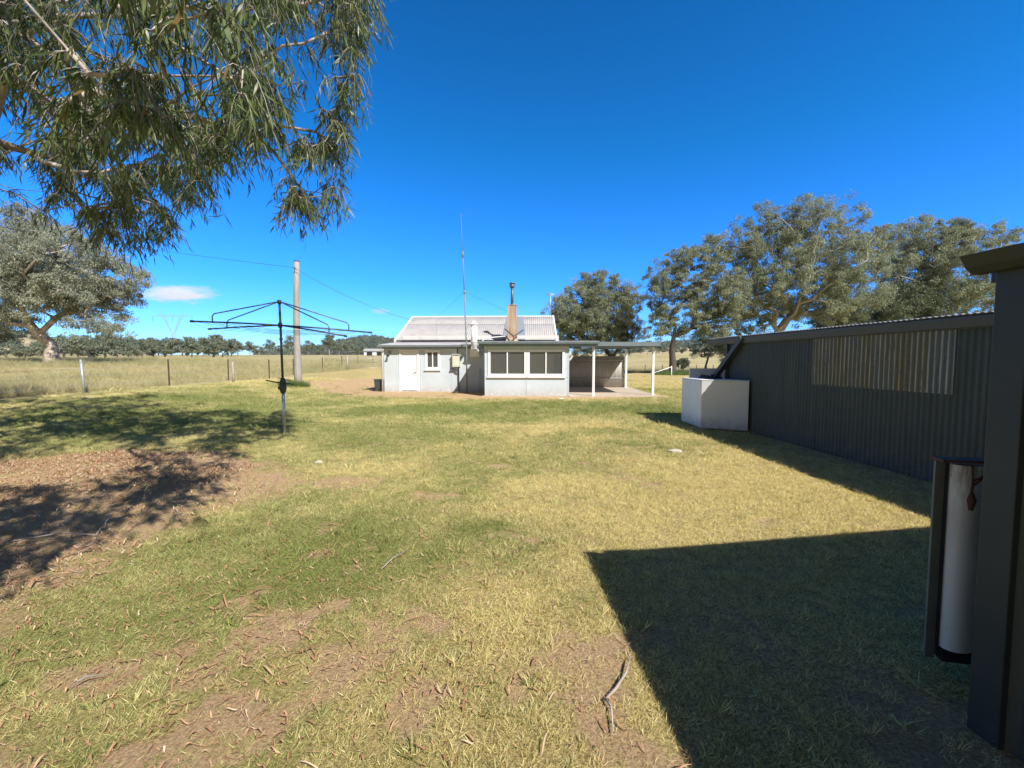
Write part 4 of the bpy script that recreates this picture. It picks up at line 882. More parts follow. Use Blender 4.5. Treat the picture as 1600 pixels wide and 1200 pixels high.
for k in range(3): q = k * 2.1; cw.bar((cx + .12 * math.cos(q), cy + .12 * math.sin(q), 5.66), (cx + .12 * math.cos(q), cy + .12 * math.sin(q), 5.73), .02)
cw.build('cowl', M['galv_dark'], fpo)
fs = MB(); fs.add([(cx - .62, 2.68, 2.765), (cx + .72, 2.68, 2.765), (cx + .55, 6.2, 4.405), (cx - .52, 6.2, 4.405)], [(0, 1, 2, 3)]); 
for v in range(4): fs.v[v] = (fs.v[v][0], fs.v[v][1], fs.v[v][2] + .0)
fs.build('flashing', M['galv'], cho)
br = MB(); br.bar((cx - .38, cy - .32, 3.28), (cx + .1, cy - .55, 2.86), .05); br.bar((cx + .1, cy - .55, 2.86), (cx + .62, cy - .3, 3.22), .05); br.bar((cx + .1, cy - .55, 2.56), (cx + .1, cy - .55, 2.88), .04); br.build('bracket', M['steel_dark'], cho)
cn = MB(); cn.tube([(-1.05, -2.5, 2.1), (-1.16, -2.6, 2.46), (-1.1, -2.3, 2.58), (-.7, 1.6, 2.86), (-.4, 1.75, 2.9)], .022, 8); cn.build('conduit', M['white'], H)
# meter box with its conduits
mt = MB(); mt.box(-2.95, -2.58, -.2, -.001, 1.28, 1.88); mt.box(-2.97, -2.56, -.22, -.001, 1.88, 1.91); mo = mt.build('meter_box', M['cream'], H, .008)
k = MB(); k.box(-2.90, -2.63, -.206, -.201, 1.34, 1.80); k.build('meter_door', M['cream'], mo)
k = MB(); k.box(-2.92, -2.62, -.207, -.2, 1.825, 1.85); k.build('vent_slot', M['black'], mo)
k = MB(); k.tube([(-2.72, -.04, 1.92), (-2.72, -.04, 2.19)], .03, 8); k.build('conduit', M['galv_dark'], H)
k = MB(); k.tube([(-2.66, -.04, 1.28), (-2.66, -.04, .05)], .025, 8); k.tube([(-2.95, -.05, 1.12), (-2.8, -.06, 1.0), (-2.66, -.05, .95)], .03, 8); k.box(-3.08, -2.93, -.1, -.002, 1.08, 1.16); k.build('conduit', M['galv_dark'], H)
k = MB(); k.tube([(-1.62, -.03, .03), (-1.62, -.03, 1.12)], .03, 10); k.tube([(-1.62, -.03, 1.12), (-1.62, -.03, 1.2)], .042, 10); k.build('drain_pipe', M['fibro'], H)
k = MB(); k.box(-6.2, -6.1, -.16, -.001, 1.95, 2.06); k.tube([(-6.15, -.16, 1.96), (-6.15, -.24, 1.84)], [.03, .07], 12); k.build('floodlight', M['steel_dark'], H)
k = MB(); k.box(-6.55, 2.75, -2.55, -2.47, -.1, .03) if False else None
slab = MB(); slab.box(-1.2, 2.5, -2.52, -2.46, -.05, .05); slab.box(-6.3, -1.2, -.28, -.02, -.05, .05)
slab.build('footing', M['concrete'], H)

# carport
K = thing('carport', 'open grey carport on white posts joined to the right of the cottage', 'carport', (0, 20.7, 0), R(-2.5))
c_ = MB(); c_.prism([(0, -.13), (.02, -.15), (.11, -.15), (.13, -.06), (.15, .03), (0, .03)], (6.62, -1.95, 2.38), (3.86, -2.0, 2.38)); c_.build('gutter', M['gutter'], K)
V, Q = corrugated((3.82, -1.93, 2.40), (1, 0, 0), (0, 5.6, .10), 2.78, 5.6, 0.2, 0.014, 8, 0.004); np_mesh('roof', V, Q, M['iron_new'], K)
c_ = MB(); c_.box(3.84, 6.58, -1.9, -1.82, 2.2, 2.375); c_.box(3.84, 6.58, 3.4, 3.48, 2.24, 2.44); c_.box(6.5, 6.58, -1.82, 3.4, 2.22, 2.38); c_.box(3.84, 6.5, .7, .77, 2.25, 2.38); c_.build('rafter', M['gutter'], K)
for x_, y_, zt in ((3.66, -2.42, 2.24), (6.42, -1.72, 2.2), (6.36, 3.28, 2.24)):
    p = MB(); p.box(x_ - .05, x_ + .05, y_ - .05, y_ + .05, .05, zt); p.box(x_ - .08, x_ + .08, y_ - .08, y_ + .08, .045, .06); p.build('post', M['white'], K, .006)
V, Q = corrugated((2.62, 3.42, .06), (1, 0, 0), (0, 0, 1), 3.68, 1.78, 0.076, 0.009, 6, 0.003); sco = np_mesh('screen', V, Q, M['screen'], K)
c_ = MB(); c_.box(2.62, 6.3, 3.38, 3.41, .55, .62); c_.box(2.62, 6.3, 3.38, 3.41, 1.55, 1.62); c_.build('rail', M['timber'], sco)
s_ = MB(); s_.box(2.61, 6.6, -2.6, 3.9, -.1, .045); sb = s_.build('concrete_slab', M['concrete']); sb.location = (0, 20.7, 0); sb.rotation_euler = (0, 0, R(-2.5)); tag(sb, kind='structure')
bk = MB()
Hm = Matrix.Translation((0, 20.7, 0)) @ Matrix.Rotation(R(-2.5), 4, 'Z')

# tall radio mast with guys
ma = thing('radio_mast', 'tall thin radio mast with whip standing by the cottage wall', 'antenna', Hm @ Vector((-2.16, -.62, 0)), 0)
k = MB(); k.tube([(0, 0, -.2), (-.02, 0, 2.5), (-.10, 0, 4.9)], .035, 10); k.tube([(-.10, 0, 4.8), (-.17, 0, 6.75)], .026, 10); k.tube([(-.095, 0, 4.78), (-.1, 0, 4.95)], .045, 10); k.tube([(-.165, 0, 6.5), (-.17, 0, 6.8)], .04, 10); k.build('mast_pole', M['mast'], ma)
k = MB(); k.tube([(-.17, 0, 6.8), (-.24, 0, 8.5)], [.011, .007], 6); k.tube([(-.34, 0, 8.49), (-.1, 0, 8.52)], .007, 6); k.build('whip', M['mast'], ma)
k = MB(); k.box(-.05, .1, .0, .62, 2.3, 2.34); k.build('wall_bracket', M['galv_dark'], ma)
for tx, ty, tz in ((-2.5, 6.3, 4.35), (2.6, 6.3, 4.35)):
    k = MB(); k.tube([(-.1, 0, 4.9), (tx, ty, tz)], .006, 4); k.build('guy_wire', M['galv_dark'], ma)
# television aerial
tv = thing('tv_aerial', 'small television aerial on the right end of the roof ridge', 'antenna', Hm @ Vector((2.2, 6.5, 4.2)), R(20))
k = MB(); k.tube([(0, 0, 0), (0, 0, 1.75)], .02, 8); k.build('mast_pole', M['galv'], tv)
k = MB(); k.tube([(-.25, -.35, 1.6), (.25, .45, 1.66)], .012, 6)
for q in range(7):
    t_ = q / 6; c0 = Vector((-.25 + .5 * t_, -.35 + .8 * t_, 1.61 + .06 * t_)); l = .32 - .02 * q; dv = Vector((.85, -.53, 0)) * l; k.tube([c0 - dv, c0 + dv], .006, 5)
k.build('aerial_elements', M['galv'], tv)

# wheelie bin left of the cottage
wb = thing('lidded_bin', 'small dark lidded bin at the left corner of the cottage', 'bin', Hm @ Vector((-6.85, .35, float(gz(-6.85, 21.3)))), R(85))
k = MB(); taper(k, -.24, .24, -.28, .26, .06, -.29, .29, -.36, .33, .96); k.add([(-.24, -.28, .06), (.24, -.28, .06), (.24, .26, .06), (-.24, .26, .06)], [(3, 2, 1, 0)]); k.build('bin_body', M['bin'], wb, .02)
k = MB(); k.box(-.31, .31, -.39, .36, .965, 1.0); k.tube([(-.2, .4, .97), (.2, .4, .97)], .02, 8); k.build('lid', M['bin'], wb, .015)
for s_ in (-1, 1): k = MB(); k.tube([(s_ * .24, .27, .1), (s_ * .31, .27, .1)], .1, 14); k.build('wheel', M['black'], wb)

wb.scale = (.62, .62, .62)
# ------------------------------------------------------------------ long shed on the right
S_ = thing('long_shed', 'long dark green corrugated shed with a clear wall panel', 'shed', (5.82, 0, 0), R(3.32))
V, Q = corrugated((0, 10.05, 0), (0, -1, 0), (0, 0, 1), 8.6, 2.10, 0.076, 0.0095, 8); Va, Qa = corrugated((0.02, 10.06, 0), (1, 0, 0), (0, 0, 1), 5.0, 2.10, 0.076, 0.0095, 6)
np_mesh('wall', np.vstack([V, Va]), np.vstack([Q, Qa + len(V)]), M['shed_green'], S_, smooth=True)
k = MB(); k.box(.03, .09, 1.45, 10.03, .3, .36); k.box(.03, .09, 1.45, 10.03, 1.9, 2.0); k.box(5.0, 5.06, 1.4, 10.0, 0, 2.1); k.box(.03, 5.0, 1.4, 1.45, 0, 2.1); k.build('wall_frame', M['dark_wood'], S_)
V, Q = corrugated((-.085, 10.9, 2.155), (0, -1, 0), (5.6, 0, .02), 9.5, 5.6, 0.076, 0.0095, 8, 0.003); np_mesh('roof', V, Q, M['iron_new'], S_, smooth=True)
k = MB(); k.prism([(-u_ * .6, z_) for u_, z_ in [(0, -.12), (.012, -.13), (.09, -.13), (.118, -.03), (.118, .0), (.105, 0), (.10, -.03), (.01, -.03), (0, -.02)]][::-1], (-.03, 10.88, 2.125), (-.03, 1.5, 2.125)); k.build('gutter', M['shed_trim'], S_)
k = MB(); k.box(-.028, -.013, 1.5, 10.88, 1.98, 2.115); k.box(-.012, .0, 10.72, 10.86, 2.0, 2.11); k.build('fascia', M['shed_trim'], S_)
Si = (Matrix.Translation((5.82, 0, 0)) @ Matrix.Rotation(R(3.32), 4, 'Z')).inverted()
k = MB(); k.bar(Si @ Vector((5.20, 9.40, 2.10)), Si @ Vector((5.06, 10.35, 1.20)), .13, .10); k.build('downpipe', M['shed_trim'], S_)
k = MB(); k.box(-.06, .02, 10.07, 10.13, 0, 2.15); k.build('corner_post', M['shed_trim'], S_)
# clear sheet: px 1272..1497
def shed_y(px, py):
    a, u = ray(px, py); Y = 5.82 / (a + .058); return Y / math.cos(R(3.32)), CAMZ + u * Y
y_far, zt = shed_y(1273, 520); y_near, zt2 = shed_y(1497, 502); _, zb = shed_y(1497, 617)
V, Q = corrugated((-.026, y_far, zb), (0, -1, 0), (0, 0, 1), y_far - y_near, zt2 - zb + .02, 0.076, 0.0095, 8); np_mesh('clear_panel', V, Q, M['clear'], S_, smooth=True)
k = MB()
for yy in np.arange(y_near + .1, y_far, .46):
    for zz in (zb + .05, (zb + zt2) / 2, zt2 - .05): k = MB(); k.tube([(-.03, yy, zz), (-.045, yy, zz)], .008, 6); k.build('fixing_screw', M['galv_dark'], S_)

# white tank at the end of the shed
T_ = thing('water_tank', 'white square water tank under the downpipe at the shed corner', 'tank', (4.79, 10.15, 0), R(3.32))
Ti = (Matrix.Translation((4.79, 10.15, 0)) @ Matrix.Rotation(R(3.32), 4, 'Z')).inverted()
def foot(grow, z0, z1):
    q = [Ti @ Vector((x_, y_, 0)) for x_, y_ in ((4.37, 9.58), (5.225, 9.14), (5.20, 10.72), (4.40, 10.75))]; c0 = sum(q, Vector()) / 4
    q = [c0 + (v - c0) * grow for v in q]; k = MB(); k.add([(v.x, v.y, z0) for v in q] + [(v.x, v.y, z1) for v in q], [(3, 2, 1, 0), (4, 5, 6, 7), (0, 1, 5, 4), (1, 2, 6, 5), (2, 3, 7, 6), (3, 0, 4, 7)]); return k
foot(1, .03, 1.13).build('tank_body', M['tank_white'], T_, .012); foot(1.008, 1.131, 1.155).build('tank_top', M['tank_white'], T_, .006)
k = MB(); k.tube([(.08, .05, 1.156), (.08, .05, 1.20), (.08, .05, 1.215)], [.27, .26, .20], 20)
for q in range(14):
    an = q / 14 * 6.28; k.box(-.03, .03, -.02, .02, 0, .03 + .01 * (q % 3), Matrix.Translation((.08 + .2 * math.cos(an), .05 + .2 * math.sin(an), 1.2)) @ Matrix.Rotation(an, 4, 'Z'))
k.build('lid', M['black'], T_)
T2 = thing('white_board', 'bright white board standing behind the square tank', 'board', (5.35, 11.4, 0), R(3))
k = MB(); k.box(-.5, .5, -.02, .02, 0, 1.38); k.box(-.42, -.36, .02, .1, 0, 1.2); k.box(.36, .42, .02, .1, 0, 1.2); k.build('panel', M['white'], T2)

# ------------------------------------------------------------------ near building at the right edge
NB = thing('near_shed', 'corner of a dark shed with gutter filling the right edge', 'shed', (1.99, 1.72, 0), R(3.32))
V, Q = corrugated((.035, 0, 0), (0, -1, 0), (0, 0, 1), 7.0, 2.06, 0.076, 0.0095, 8); Va, Qa = corrugated((4.0, .035, 0), (-1, 0, 0), (0, 0, 1), 3.9, 2.06, 0.076, 0.0095, 8)
np_mesh('wall', np.vstack([V, Va]), np.vstack([Q, Qa + len(V)]), M['shed_green'], NB, smooth=True)
k = MB(); k.box(-.002, .05, -.10, .012, 0, 2.0); k.build('corner_trim', M['near_trim'], NB, .004)
k = MB(); k.prism([(-u_, z_) for u_, z_ in [(0, -.075), (.045, -.075), (.075, -.05), (.10, -.01), (.105, .0), (.09, 0), (.01, -.02), (0, -.02)]][::-1], (-.004, .06, 2.035), (-.004, -7.0, 2.035)); k.build('gutter', M['near_trim'], NB)
V, Q = corrugated((.012, .03, 2.03), (0, -1, 0), (4.2, 0, .5), 7.0, 4.2, 0.076, 0.0095, 8, 0.003); np_mesh('roof', V, Q, M['iron_new'], NB, smooth=True)
k = MB(); k.box(0.06, 4.1, .055, .075, 1.93, 2.03); k.build('barge_board', M['near_trim'], NB)
k = MB(); k.box(.2, .22, -6.9, -.1, 0.0, .05); k.build('floor_plate', M['dark_wood'], NB)

# upright white trough in a frame, rusty at the top
W_ = thing('metal_trough', 'upright white metal trough with rusty top beside the near shed', 'trough', (2.165, 2.07, -0.03), R(-12))
k = MB(); k.box(-.030, .012, -.008, .006, .10, 1.125); k.build('side_plate', M['plate'], W_, .002)
k = MB(); k.box(.0125, .020, -.018, .02, .12, 1.125); k.build('inner_edge', M['black'], W_)
k = MB(); arc = [(.021 + .184 * t_, .002 - .062 * math.sin(math.pi * t_ ** .62) ** .8) for t_ in (0, .06, .14, .24, .34, .46, .6, .75, .9, 1)]; n_ = len(arc)
k.add([(u_, v_, z_) for z_ in (.17, 1.115) for u_, v_ in arc] + [(.021, .012, .17), (.205, .012, .17), (.021, .012, 1.115), (.205, .012, 1.115)], [(i_, i_ + 1, n_ + i_ + 1, n_ + i_) for i_ in range(n_ - 1)], True)
k.add([(u_, v_, z_) for z_ in (.17, 1.115) for u_, v_ in arc], [tuple(reversed(range(n_))), tuple(range(n_, 2 * n_))]); 
m = M['white_dirty'].copy(); m.name = 'rust_stained_white'; n = m.node_tree; b = n.nodes['Principled BSDF']; src = b.inputs['Base Color'].links[0].from_socket
tc = n.nodes.new('ShaderNodeTexCoord'); sp_ = n.nodes.new('ShaderNodeSeparateXYZ'); n.links.new(tc.outputs['Object'], sp_.inputs[0])
q = n.nodes.new('ShaderNodeMath'); q.operation = 'MULTIPLY'; n.links.new(ramp(n, sp_.outputs[2], 0.70, 1.12), q.inputs[0]); n.links.new(ramp(n, noise(n, 14, 5, 0.7, (1, 1, .18), w=2), 0.42, 0.62), q.inputs[1])
n.links.new(mixc(n, q.outputs[0], src, (0.16, 0.075, 0.04)), b.inputs['Base Color']); k.build('white_lining', m, W_)
k = MB(); k.box(-.032, .245, -.055, .03, 1.128, 1.142); k.build('top_plate', M['rust_dark'], W_, .003)
k = MB(); k.box(.215, .24, -.02, .03, .05, 1.126); k.build('side_plate', M['near_trim'], W_, .002)
k = MB(); k.box(.03, .20, -.03, .011, .10, .168); k.build('foot_block', M['black'], W_)
k = MB(); k.tube([(.03, -.02, 1.06), (.06, -.04, 1.02), (.10, -.06, 1.05), (.15, -.05, 1.07), (.20, -.02, 1.05)], .005, 6); k.tube([(.085, -.056, 1.12), (.09, -.06, 1.03), (.088, -.06, .98)], .006, 6); k.tube([(.088, -.06, .985), (.086, -.064, .95), (.088, -.06, .90)], [.008, .018, .009], 8); k.tube([(.03, -.02, 1.11), (.05, -.035, 1.05), (.088, -.06, 1.0)], .004, 5); k.tube([(.19, -.02, 1.12), (.14, -.05, 1.06), (.09, -.062, 1.02)], .004, 5)
k.add([(.021, -.004, 1.114), (.083, -.050, 1.114), (.13, -.034, 1.114), (.09, -.049, 1.085), (.05, -.026, 1.06), (.024, -.006, 1.07)], [(0, 5, 4, 3, 2, 1)]); k.build('rusty_hook', M['rust_dark'], W_)

# ------------------------------------------------------------------ clothesline
cb = gp(444.5, 677); cz = float(gz(*cb))
CL = thing('clothesline', 'rotary clothesline with dark steel arms standing in the lawn', 'clothesline', (cb[0], cb[1], cz))
base = Vector(CL.location)
k = MB(); k.tube([(0, 0, -.2), (0, 0, 1.16)], .032, 12); k.build('lower_pole', M['galv'], CL)
k = MB(); k.tube([(0, 0, 1.1), (-.02, 0, 2.88)], .024, 12); k.tube([(-.01, 0, 2.04), (-.01, 0, 2.09)], .034, 12); k.build('upper_pole', M['steel_dark'], CL)
k = MB(); k.tube([(0, 0, .88), (0, 0, .93), (0, 0, 1.05), (0, 0, 1.16), (0, 0, 1.22)], [.035, .06, .075, .06, .035], 14); k.tube([(-.09, -.03, 1.0), (0, 0, 1.0)], [.035, .05], 10); k.build('winder_housing', M['steel_dark'], CL)
k = MB(); k.tube([(-.34, -.05, 1.17), (-.12, -.06, 1.13), (.24, -.02, 1.08)], .014, 8); k.build('crank_handle', M['steel_dark'], CL)
tips = [at(300, 502, 8.7), at(328, 514, 9.9), at(579, 519.5, 9.9), at(540, 525, 8.9)]
bends = [at(341, 498, 9.0), at(356, 505, 9.7), at(545, 515, 9.7), at(518, 513, 9.05)]
hub = Vector((-.02, 0, 2.36)); top = Vector((-.02, 0, 2.87))
for tp_, bd in zip(tips, bends):
    e = tp_ - base; bb = bd - base
    k = MB(); k.tube([hub, hub.lerp(e, .5) + Vector((0, 0, .01)), e], .017, 8); k.tube([e - (e - hub) * .02, e + (e - hub) * .02], .024, 8)
    ar = k.build('arm', M['steel_dark'], CL)
    fpt = hub.lerp(e, min(.97, (bb - hub).to_2d().length / (e - hub).to_2d().length)); up_ = Vector((fpt.x, fpt.y, fpt.z + .17))
    k = MB(); q = top.lerp(up_, .97); k.tube([top, top.lerp(up_, .5), q, up_.lerp(fpt, .25), fpt], .013, 8); k.build('strut', M['galv_dark'], ar)
k = MB(); k.tube([top - Vector((0, 0, .05)), top + Vector((0, 0, .03))], .04, 10); k.build('pole_cap', M['steel_dark'], CL); k = MB(); k.tube([hub - Vector((0, 0, .05)), hub + Vector((0, 0, .05))], .042, 10); k.build('hub', M['steel_dark'], CL)
es = [t_ - base for t_ in tips]; ring = [es[0], es[1], es[2], es[3]]
k = MB()
for f in (1.0, .85, .7, .55):
    for a_, b_ in ((0, 1), (1, 2), (2, 3), (3, 0)):
        p0 = hub.lerp(ring[a_], f); p1 = hub.lerp(ring[b_], f); mid = (p0 + p1) / 2 - Vector((0, 0, .03 * (p1 - p0).length)); k.tube([p0, mid, p1], .0028, 4)
k.build('line_wire', M['galv_dark'], CL)

# ------------------------------------------------------------------ power pole and overhead wires
pb = (-12.35, 24.0); pz = float(gz(*pb))
PP = thing('power_pole', 'leaning weathered timber power pole with capped top behind the clothesline', 'pole', (*pb, pz))
ptop = at(463.5, 409, 24) - Vector(PP.location)
pts = [(0, 0, -.4), (0, 0, .6)] + [Vector((0, 0, .6)).lerp(ptop, t_) + Vector((-.05 * math.sin(math.pi * t_), 0, 0)) for t_ in (.25, .5, .75, 1)]
k = MB(); k.tube(pts, [.21, .20, .18, .165, .15, .14], 14); k.build('pole_shaft', M['timber'], PP)
k = MB(); k.tube([ptop, ptop + Vector((0, 0, .05))], .15, 14); k.build('pole_cap', M['steel_dark'], PP)
k = MB(); k.tube([ptop + Vector((0, -.16, -.42)), ptop + Vector((.02, -.32, -.42))], .02, 8); k.tube([ptop + Vector((.02, -.3, -.46)), ptop + Vector((.02, -.3, -.36))], [.05, .03], 10); k.build('insulator', M['steel_dark'], PP)
pt = Vector(PP.location) + ptop + Vector((.02, -.3, -.4))
def cable(a, b_, sag, r_, n_=24): return [Vector(a).lerp(Vector(b_), i / n_) - Vector((0, 0, sag * 4 * (i / n_) * (1 - i / n_))) for i in range(n_ + 1)], r_
def wire(label, a, b_, sag, r_):
    P_, r0 = cable(a, b_, sag, r_); o = MB().tube(P_, r0, 5).build('overhead_wire', M['steel_dark']); tag(o, label, 'power line')
wire('thin overhead wire from the timber pole into the left gum branches', pt, at(-60, 345, 30), .12, .010)
wire('overhead service wire running from the timber pole down to the cottage roof', pt, Hm @ Vector((-6.3, 5.2, 4.05)), .3, .010)

# ------------------------------------------------------------------ fences
FE = thing('wire_fence', 'post and wire fence along the left side of the yard', 'fence', (0, 0, 0))
ps = [(-16.4, 7.0, 'steel'), (-16.6, 11.6, 'steel'), (-16.75, 16.25, 'white'), (-17.0, 20.6, 'steel'), (-18.0, 26.4, 'steel'), (-15.75, 23.5, 'wood'), (-16.4, 28.1, 'steel'), (-17.6, 33.5, 'steel'), (-18.2, 40.0, 'steel'), (-19.2, 47.0, 'steel'), (-19.6, 53.0, 'steel'), (-20.0, 60.0, 'steel')]
for x_, y_, kd in ps:
    z_ = float(gz(x_, y_)); k = MB()
    if kd == 'wood': k.tube([(x_, y_, z_ - .2), (x_ - .02, y_, z_ + 1.2)], [.06, .05], 9)
    elif kd == 'white': k.tube([(x_, y_, z_ - .2), (x_ - .07, y_, z_ + 1.3)], .045, 10)
    else: k.bar((x_, y_, z_ - .2), (x_ + .0, y_, z_ + 1.32), .05, .05); k.bar((x_ - .03, y_ + .02, z_ - .2), (x_ - .03, y_ + .02, z_ + 1.3), .02, .05)
    o = k.build('post', M['galv'] if kd == 'white' else (M['timber'] if kd == 'wood' else M['post_rust']), FE)
    if kd == 'white': o['label'] = 'pale galvanised pipe post'
    if kd == 'wood': o['label'] = 'short grey timber post'
ln = [p for p in ps if p[2] != 'wood']
for h_ in (.3, .65, .95, 1.22):
    k = MB(); k.tube([(x_, y_ - .03, float(gz(x_, y_)) + h_) for x_, y_, kd in ln], .004, 4, cap=False); k.build('wire', M['galv'], FE)
F2 = thing('wire_fence', 'low post and wire fence across the field behind the right gums', 'fence', (0, 0, 0))
k0 = [(10 + i_ * 3.1, 68 + i_ * .5) for i_ in range(14)]
for i_, (x_, y_) in enumerate(k0):
    z_ = float(gz(x_, y_)); k = MB(); k.bar((x_, y_, z_ - .2), (x_, y_, z_ + 1.2), .09 if i_ % 3 else .16); k.build('post', M['post_rust'] if i_ % 3 else M['timber'], F2)
for h_ in (.4, .8, 1.1):
    k = MB(); k.tube([(x_, y_ - .05, float(gz(x_, y_)) + h_) for x_, y_ in k0], .008, 4, cap=False); k.build('wire', M['galv_dark'], F2)
F3 = thing('brace_rail', 'white diagonal brace rail leaning on a short post right of the carport', 'fence', (0, 0, 0))
a_ = at(1049, 590, 38); z0 = float(gz(a_.x, 38)); b0 = at(1005, 589, 38)
k = MB(); k.tube([(a_.x, 38, z0 - .2), (a_.x, 38, z0 + 1.0)], .045, 10); k.build('post', M['white_dirty'], F3)
k = MB(); k.tube([(b0.x, 38, float(gz(b0.x, 38)) + .05), (a_.x, 38, z0 + .92)], .032, 10); k.build('rail', M['white_dirty'], F3)
GT = thing('farm_gate', 'pale tubular farm gate half hidden behind the cottage corner', 'gate', (-15.0, 43.0, float(gz(-15, 43))), R(3))
k = MB(); k.tube([(-1.8, 0, .15), (-1.8, 0, 1.15), (1.8, 0, 1.15), (1.8, 0, .15), (-1.8, 0, .15)], .022, 8); k.build('gate_frame', M['galv'], GT)
k = MB()
for h_ in (.35, .6, .85): k.tube([(-1.8, 0, h_), (1.8, 0, h_)], .014, 6)
k.build('gate_bar', M['galv'], GT)
for s_ in (-1.95, 1.95): k = MB(); k.tube([(s_, 0, -.2), (s_, 0, 1.45)], .09, 10); k.build('post', M['timber'], GT)

# far farm building
fbp = at(588, 557, 240); zz = float(gz(fbp.x, 240))
FB = thing('farm_shed', 'small far farm building with pale roof left of the cottage', 'shed', (fbp.x, 240, zz), R(8))
k = MB(); k.box(-6, 8, -4, 4, 0, 2.6); k.build('wall', M['fibro'], FB)
k = MB(); k.add([(-6.5, -4.6, 2.5), (8.5, -4.6, 2.5), (8.5, 0, 4.0), (-6.5, 0, 4.0), (-6.5, 4.6, 2.5), (8.5, 4.6, 2.5)], [(0, 1, 2, 3), (3, 2, 5, 4)]); k.build('roof', M['iron_roof'], FB)
for a_, b_ in ((-4.5, -1.5), (1, 4)): k = MB(); k.box(a_, b_, -4.03, -4.0, 0.05, 2.1); k.build('opening', M['black'], FB)

# transmission pylon
PY = 420.0; pX = ray(272, 550)[0] * PY; pzb = float(gz(pX, PY))
PT = thing('transmission_pylon', 'far steel lattice transmission pylon with wide crossarm above the trees', 'pylon', (pX, PY, pzb), R(10))
k = MB(); Hh = 41.0
def lat(mb, a, b_, c_, d_, n_, r_):
    for i_ in range(n_):
        p0 = Vector(a).lerp(Vector(b_), i_ / n_); p1 = Vector(c_).lerp(Vector(d_), (i_ + 1) / n_); mb.bar(p0, p1, r_); p0 = Vector(c_).lerp(Vector(d_), i_ / n_); p1 = Vector(a).lerp(Vector(b_), (i_ + 1) / n_); mb.bar(p0, p1, r_)
q4 = [(-4, -3), (4, -3), (4, 3), (-4, 3)]; waist = 22.0
for i_ in range(4):
    x_, y_ = q4[i_]; x2, y2 = q4[(i_ + 1) % 4]; k.bar((x_, y_, 0), (x_ * .3, y_ * .35, waist), .2); lat(k, (x_, y_, 0), (x_ * .3, y_ * .35, waist), (x2, y2, 0), (x2 * .3, y2 * .35, waist), 5, .1)
for s_ in (-1, 1):
    for yy in (-1, 1): k.bar((s_ * 1.2, yy, waist), (s_ * 8.6, yy * .8, Hh - 3), .18); k.bar((s_ * 1.2, yy, waist), (s_ * 6.4, yy * .8, Hh - 3), .14)
    lat(k, (s_ * 1.2, -1, waist), (s_ * 8.6, -.8, Hh - 3), (s_ * .6, -1, waist + 2), (s_ * 6.2, -.8, Hh - 3), 5, .1)
k.build('tower', M['galv'], PT)
k = MB()
for yy in (-.8, .8): k.bar((-18, yy * .3, Hh - 2.6), (18, yy * .3, Hh - 2.6), .18); k.bar((-14, yy, Hh - 1.2), (14, yy, Hh - 1.2), .16)
for i_ in range(18): k.bar((-14 + i_ * 28 / 17, 0, Hh - 2.7), (-14 + ((i_ + .5)) * 28 / 17, 0, Hh - 1.2), .09)
for s_ in (-1, 1): k.bar((s_ * 9.5, 0, Hh - 1.2), (s_ * 10.5, 0, Hh + 4), .16)
k.build('crossarm', M['galv'], PT)
for xx in (-17.5, 0, 17.5): k = MB(); k.tube([(xx, 0, Hh - 2.7), (xx, 0, Hh - 7.5)], .14, 6); k.build('insulator', M['galv_dark'], PT)

# ------------------------------------------------------------------ small things on the ground
def stick(name, label, cat, pts, r_, mat):
    P_ = [Vector((p[0], p[1], float(gz(p[0], p[1])) + p[2])) for p in pts]; o = MB().tube(P_, r_, 7).build(name, mat); return tag(o, label, cat)
a = [gp(985, 1035), gp(978, 1060), gp(962, 1083), gp(946, 1098)]; b_ = [gp(946, 1098), gp(955, 1112), gp(958, 1150)]
k = MB(); k.tube([Vector((*p, .035 - .006 * i_)) for i_, p in enumerate(a)], [.004, .006, .007, .006], 7); k.tube([Vector((*p, .02 + .004 * (i_ % 2))) for i_, p in enumerate(b_)], [.006, .005, .003], 7)
tag(k.build('stick', M['bark_pale']), 'bent forked grey stick on dirt at the dark shadow edge', 'stick')
stick('stick', 'long thin dead twig lying across the leaf litter under the gum', 'stick', [(*gp(20, 850), .04), (*gp(95, 842), .07), (*gp(150, 838), .03), (*gp(175, 815), .09)], [.005, .006, .006, .003], M['bark_pale'])
stick('stick', 'pale thin twig on the straw grass left of centre', 'stick', [(*gp(596, 897), .04), (*gp(615, 880), .05), (*gp(638, 866), .04)], [.003, .004, .003], M['bark_pale'])
stick('bark_strip', 'long curled orange bark strip on the grass near the bottom left', 'bark', [(*gp(110, 1082), .03), (*gp(135, 1072), .05), (*gp(165, 1063), .03)], [.002, .005, .002], M['bark'])
def rock(name, label, cat, p, sx, sy, sz, mat, seed):
    r = np.random.default_rng(seed); k = MB(); n_ = 9
    rings = [(0, .8), (.35, 1), (.75, .85), (1, .35)]; vs = []
    for h_, q in rings:
        for i_ in range(n_): an = i_ / n_ * 6.283; w_ = q * r.uniform(.82, 1.12); vs.append((p[0] + sx * w_ * math.cos(an), p[1] + sy * w_ * math.sin(an), float(gz(*p)) - .01 + sz * h_))
    fs = [(j * n_ + i_, j * n_ + (i_ + 1) % n_, (j + 1) * n_ + (i_ + 1) % n_, (j + 1) * n_ + i_) for j in range(3) for i_ in range(n_)] + [tuple(range(3 * n_, 4 * n_))]
    k.add(vs, fs); return tag(k.build(name, mat), label, cat)
rock('stone', 'flat pale stone in the lawn in front of the white tank', 'stone', gp(1055, 707), .14, .10, .06, M['stone'], 1)
rock('stone', 'small brown stone beside the shed shadow right of the pale stone', 'stone', gp(1093, 708), .06, .05, .035, M['concrete'], 2)
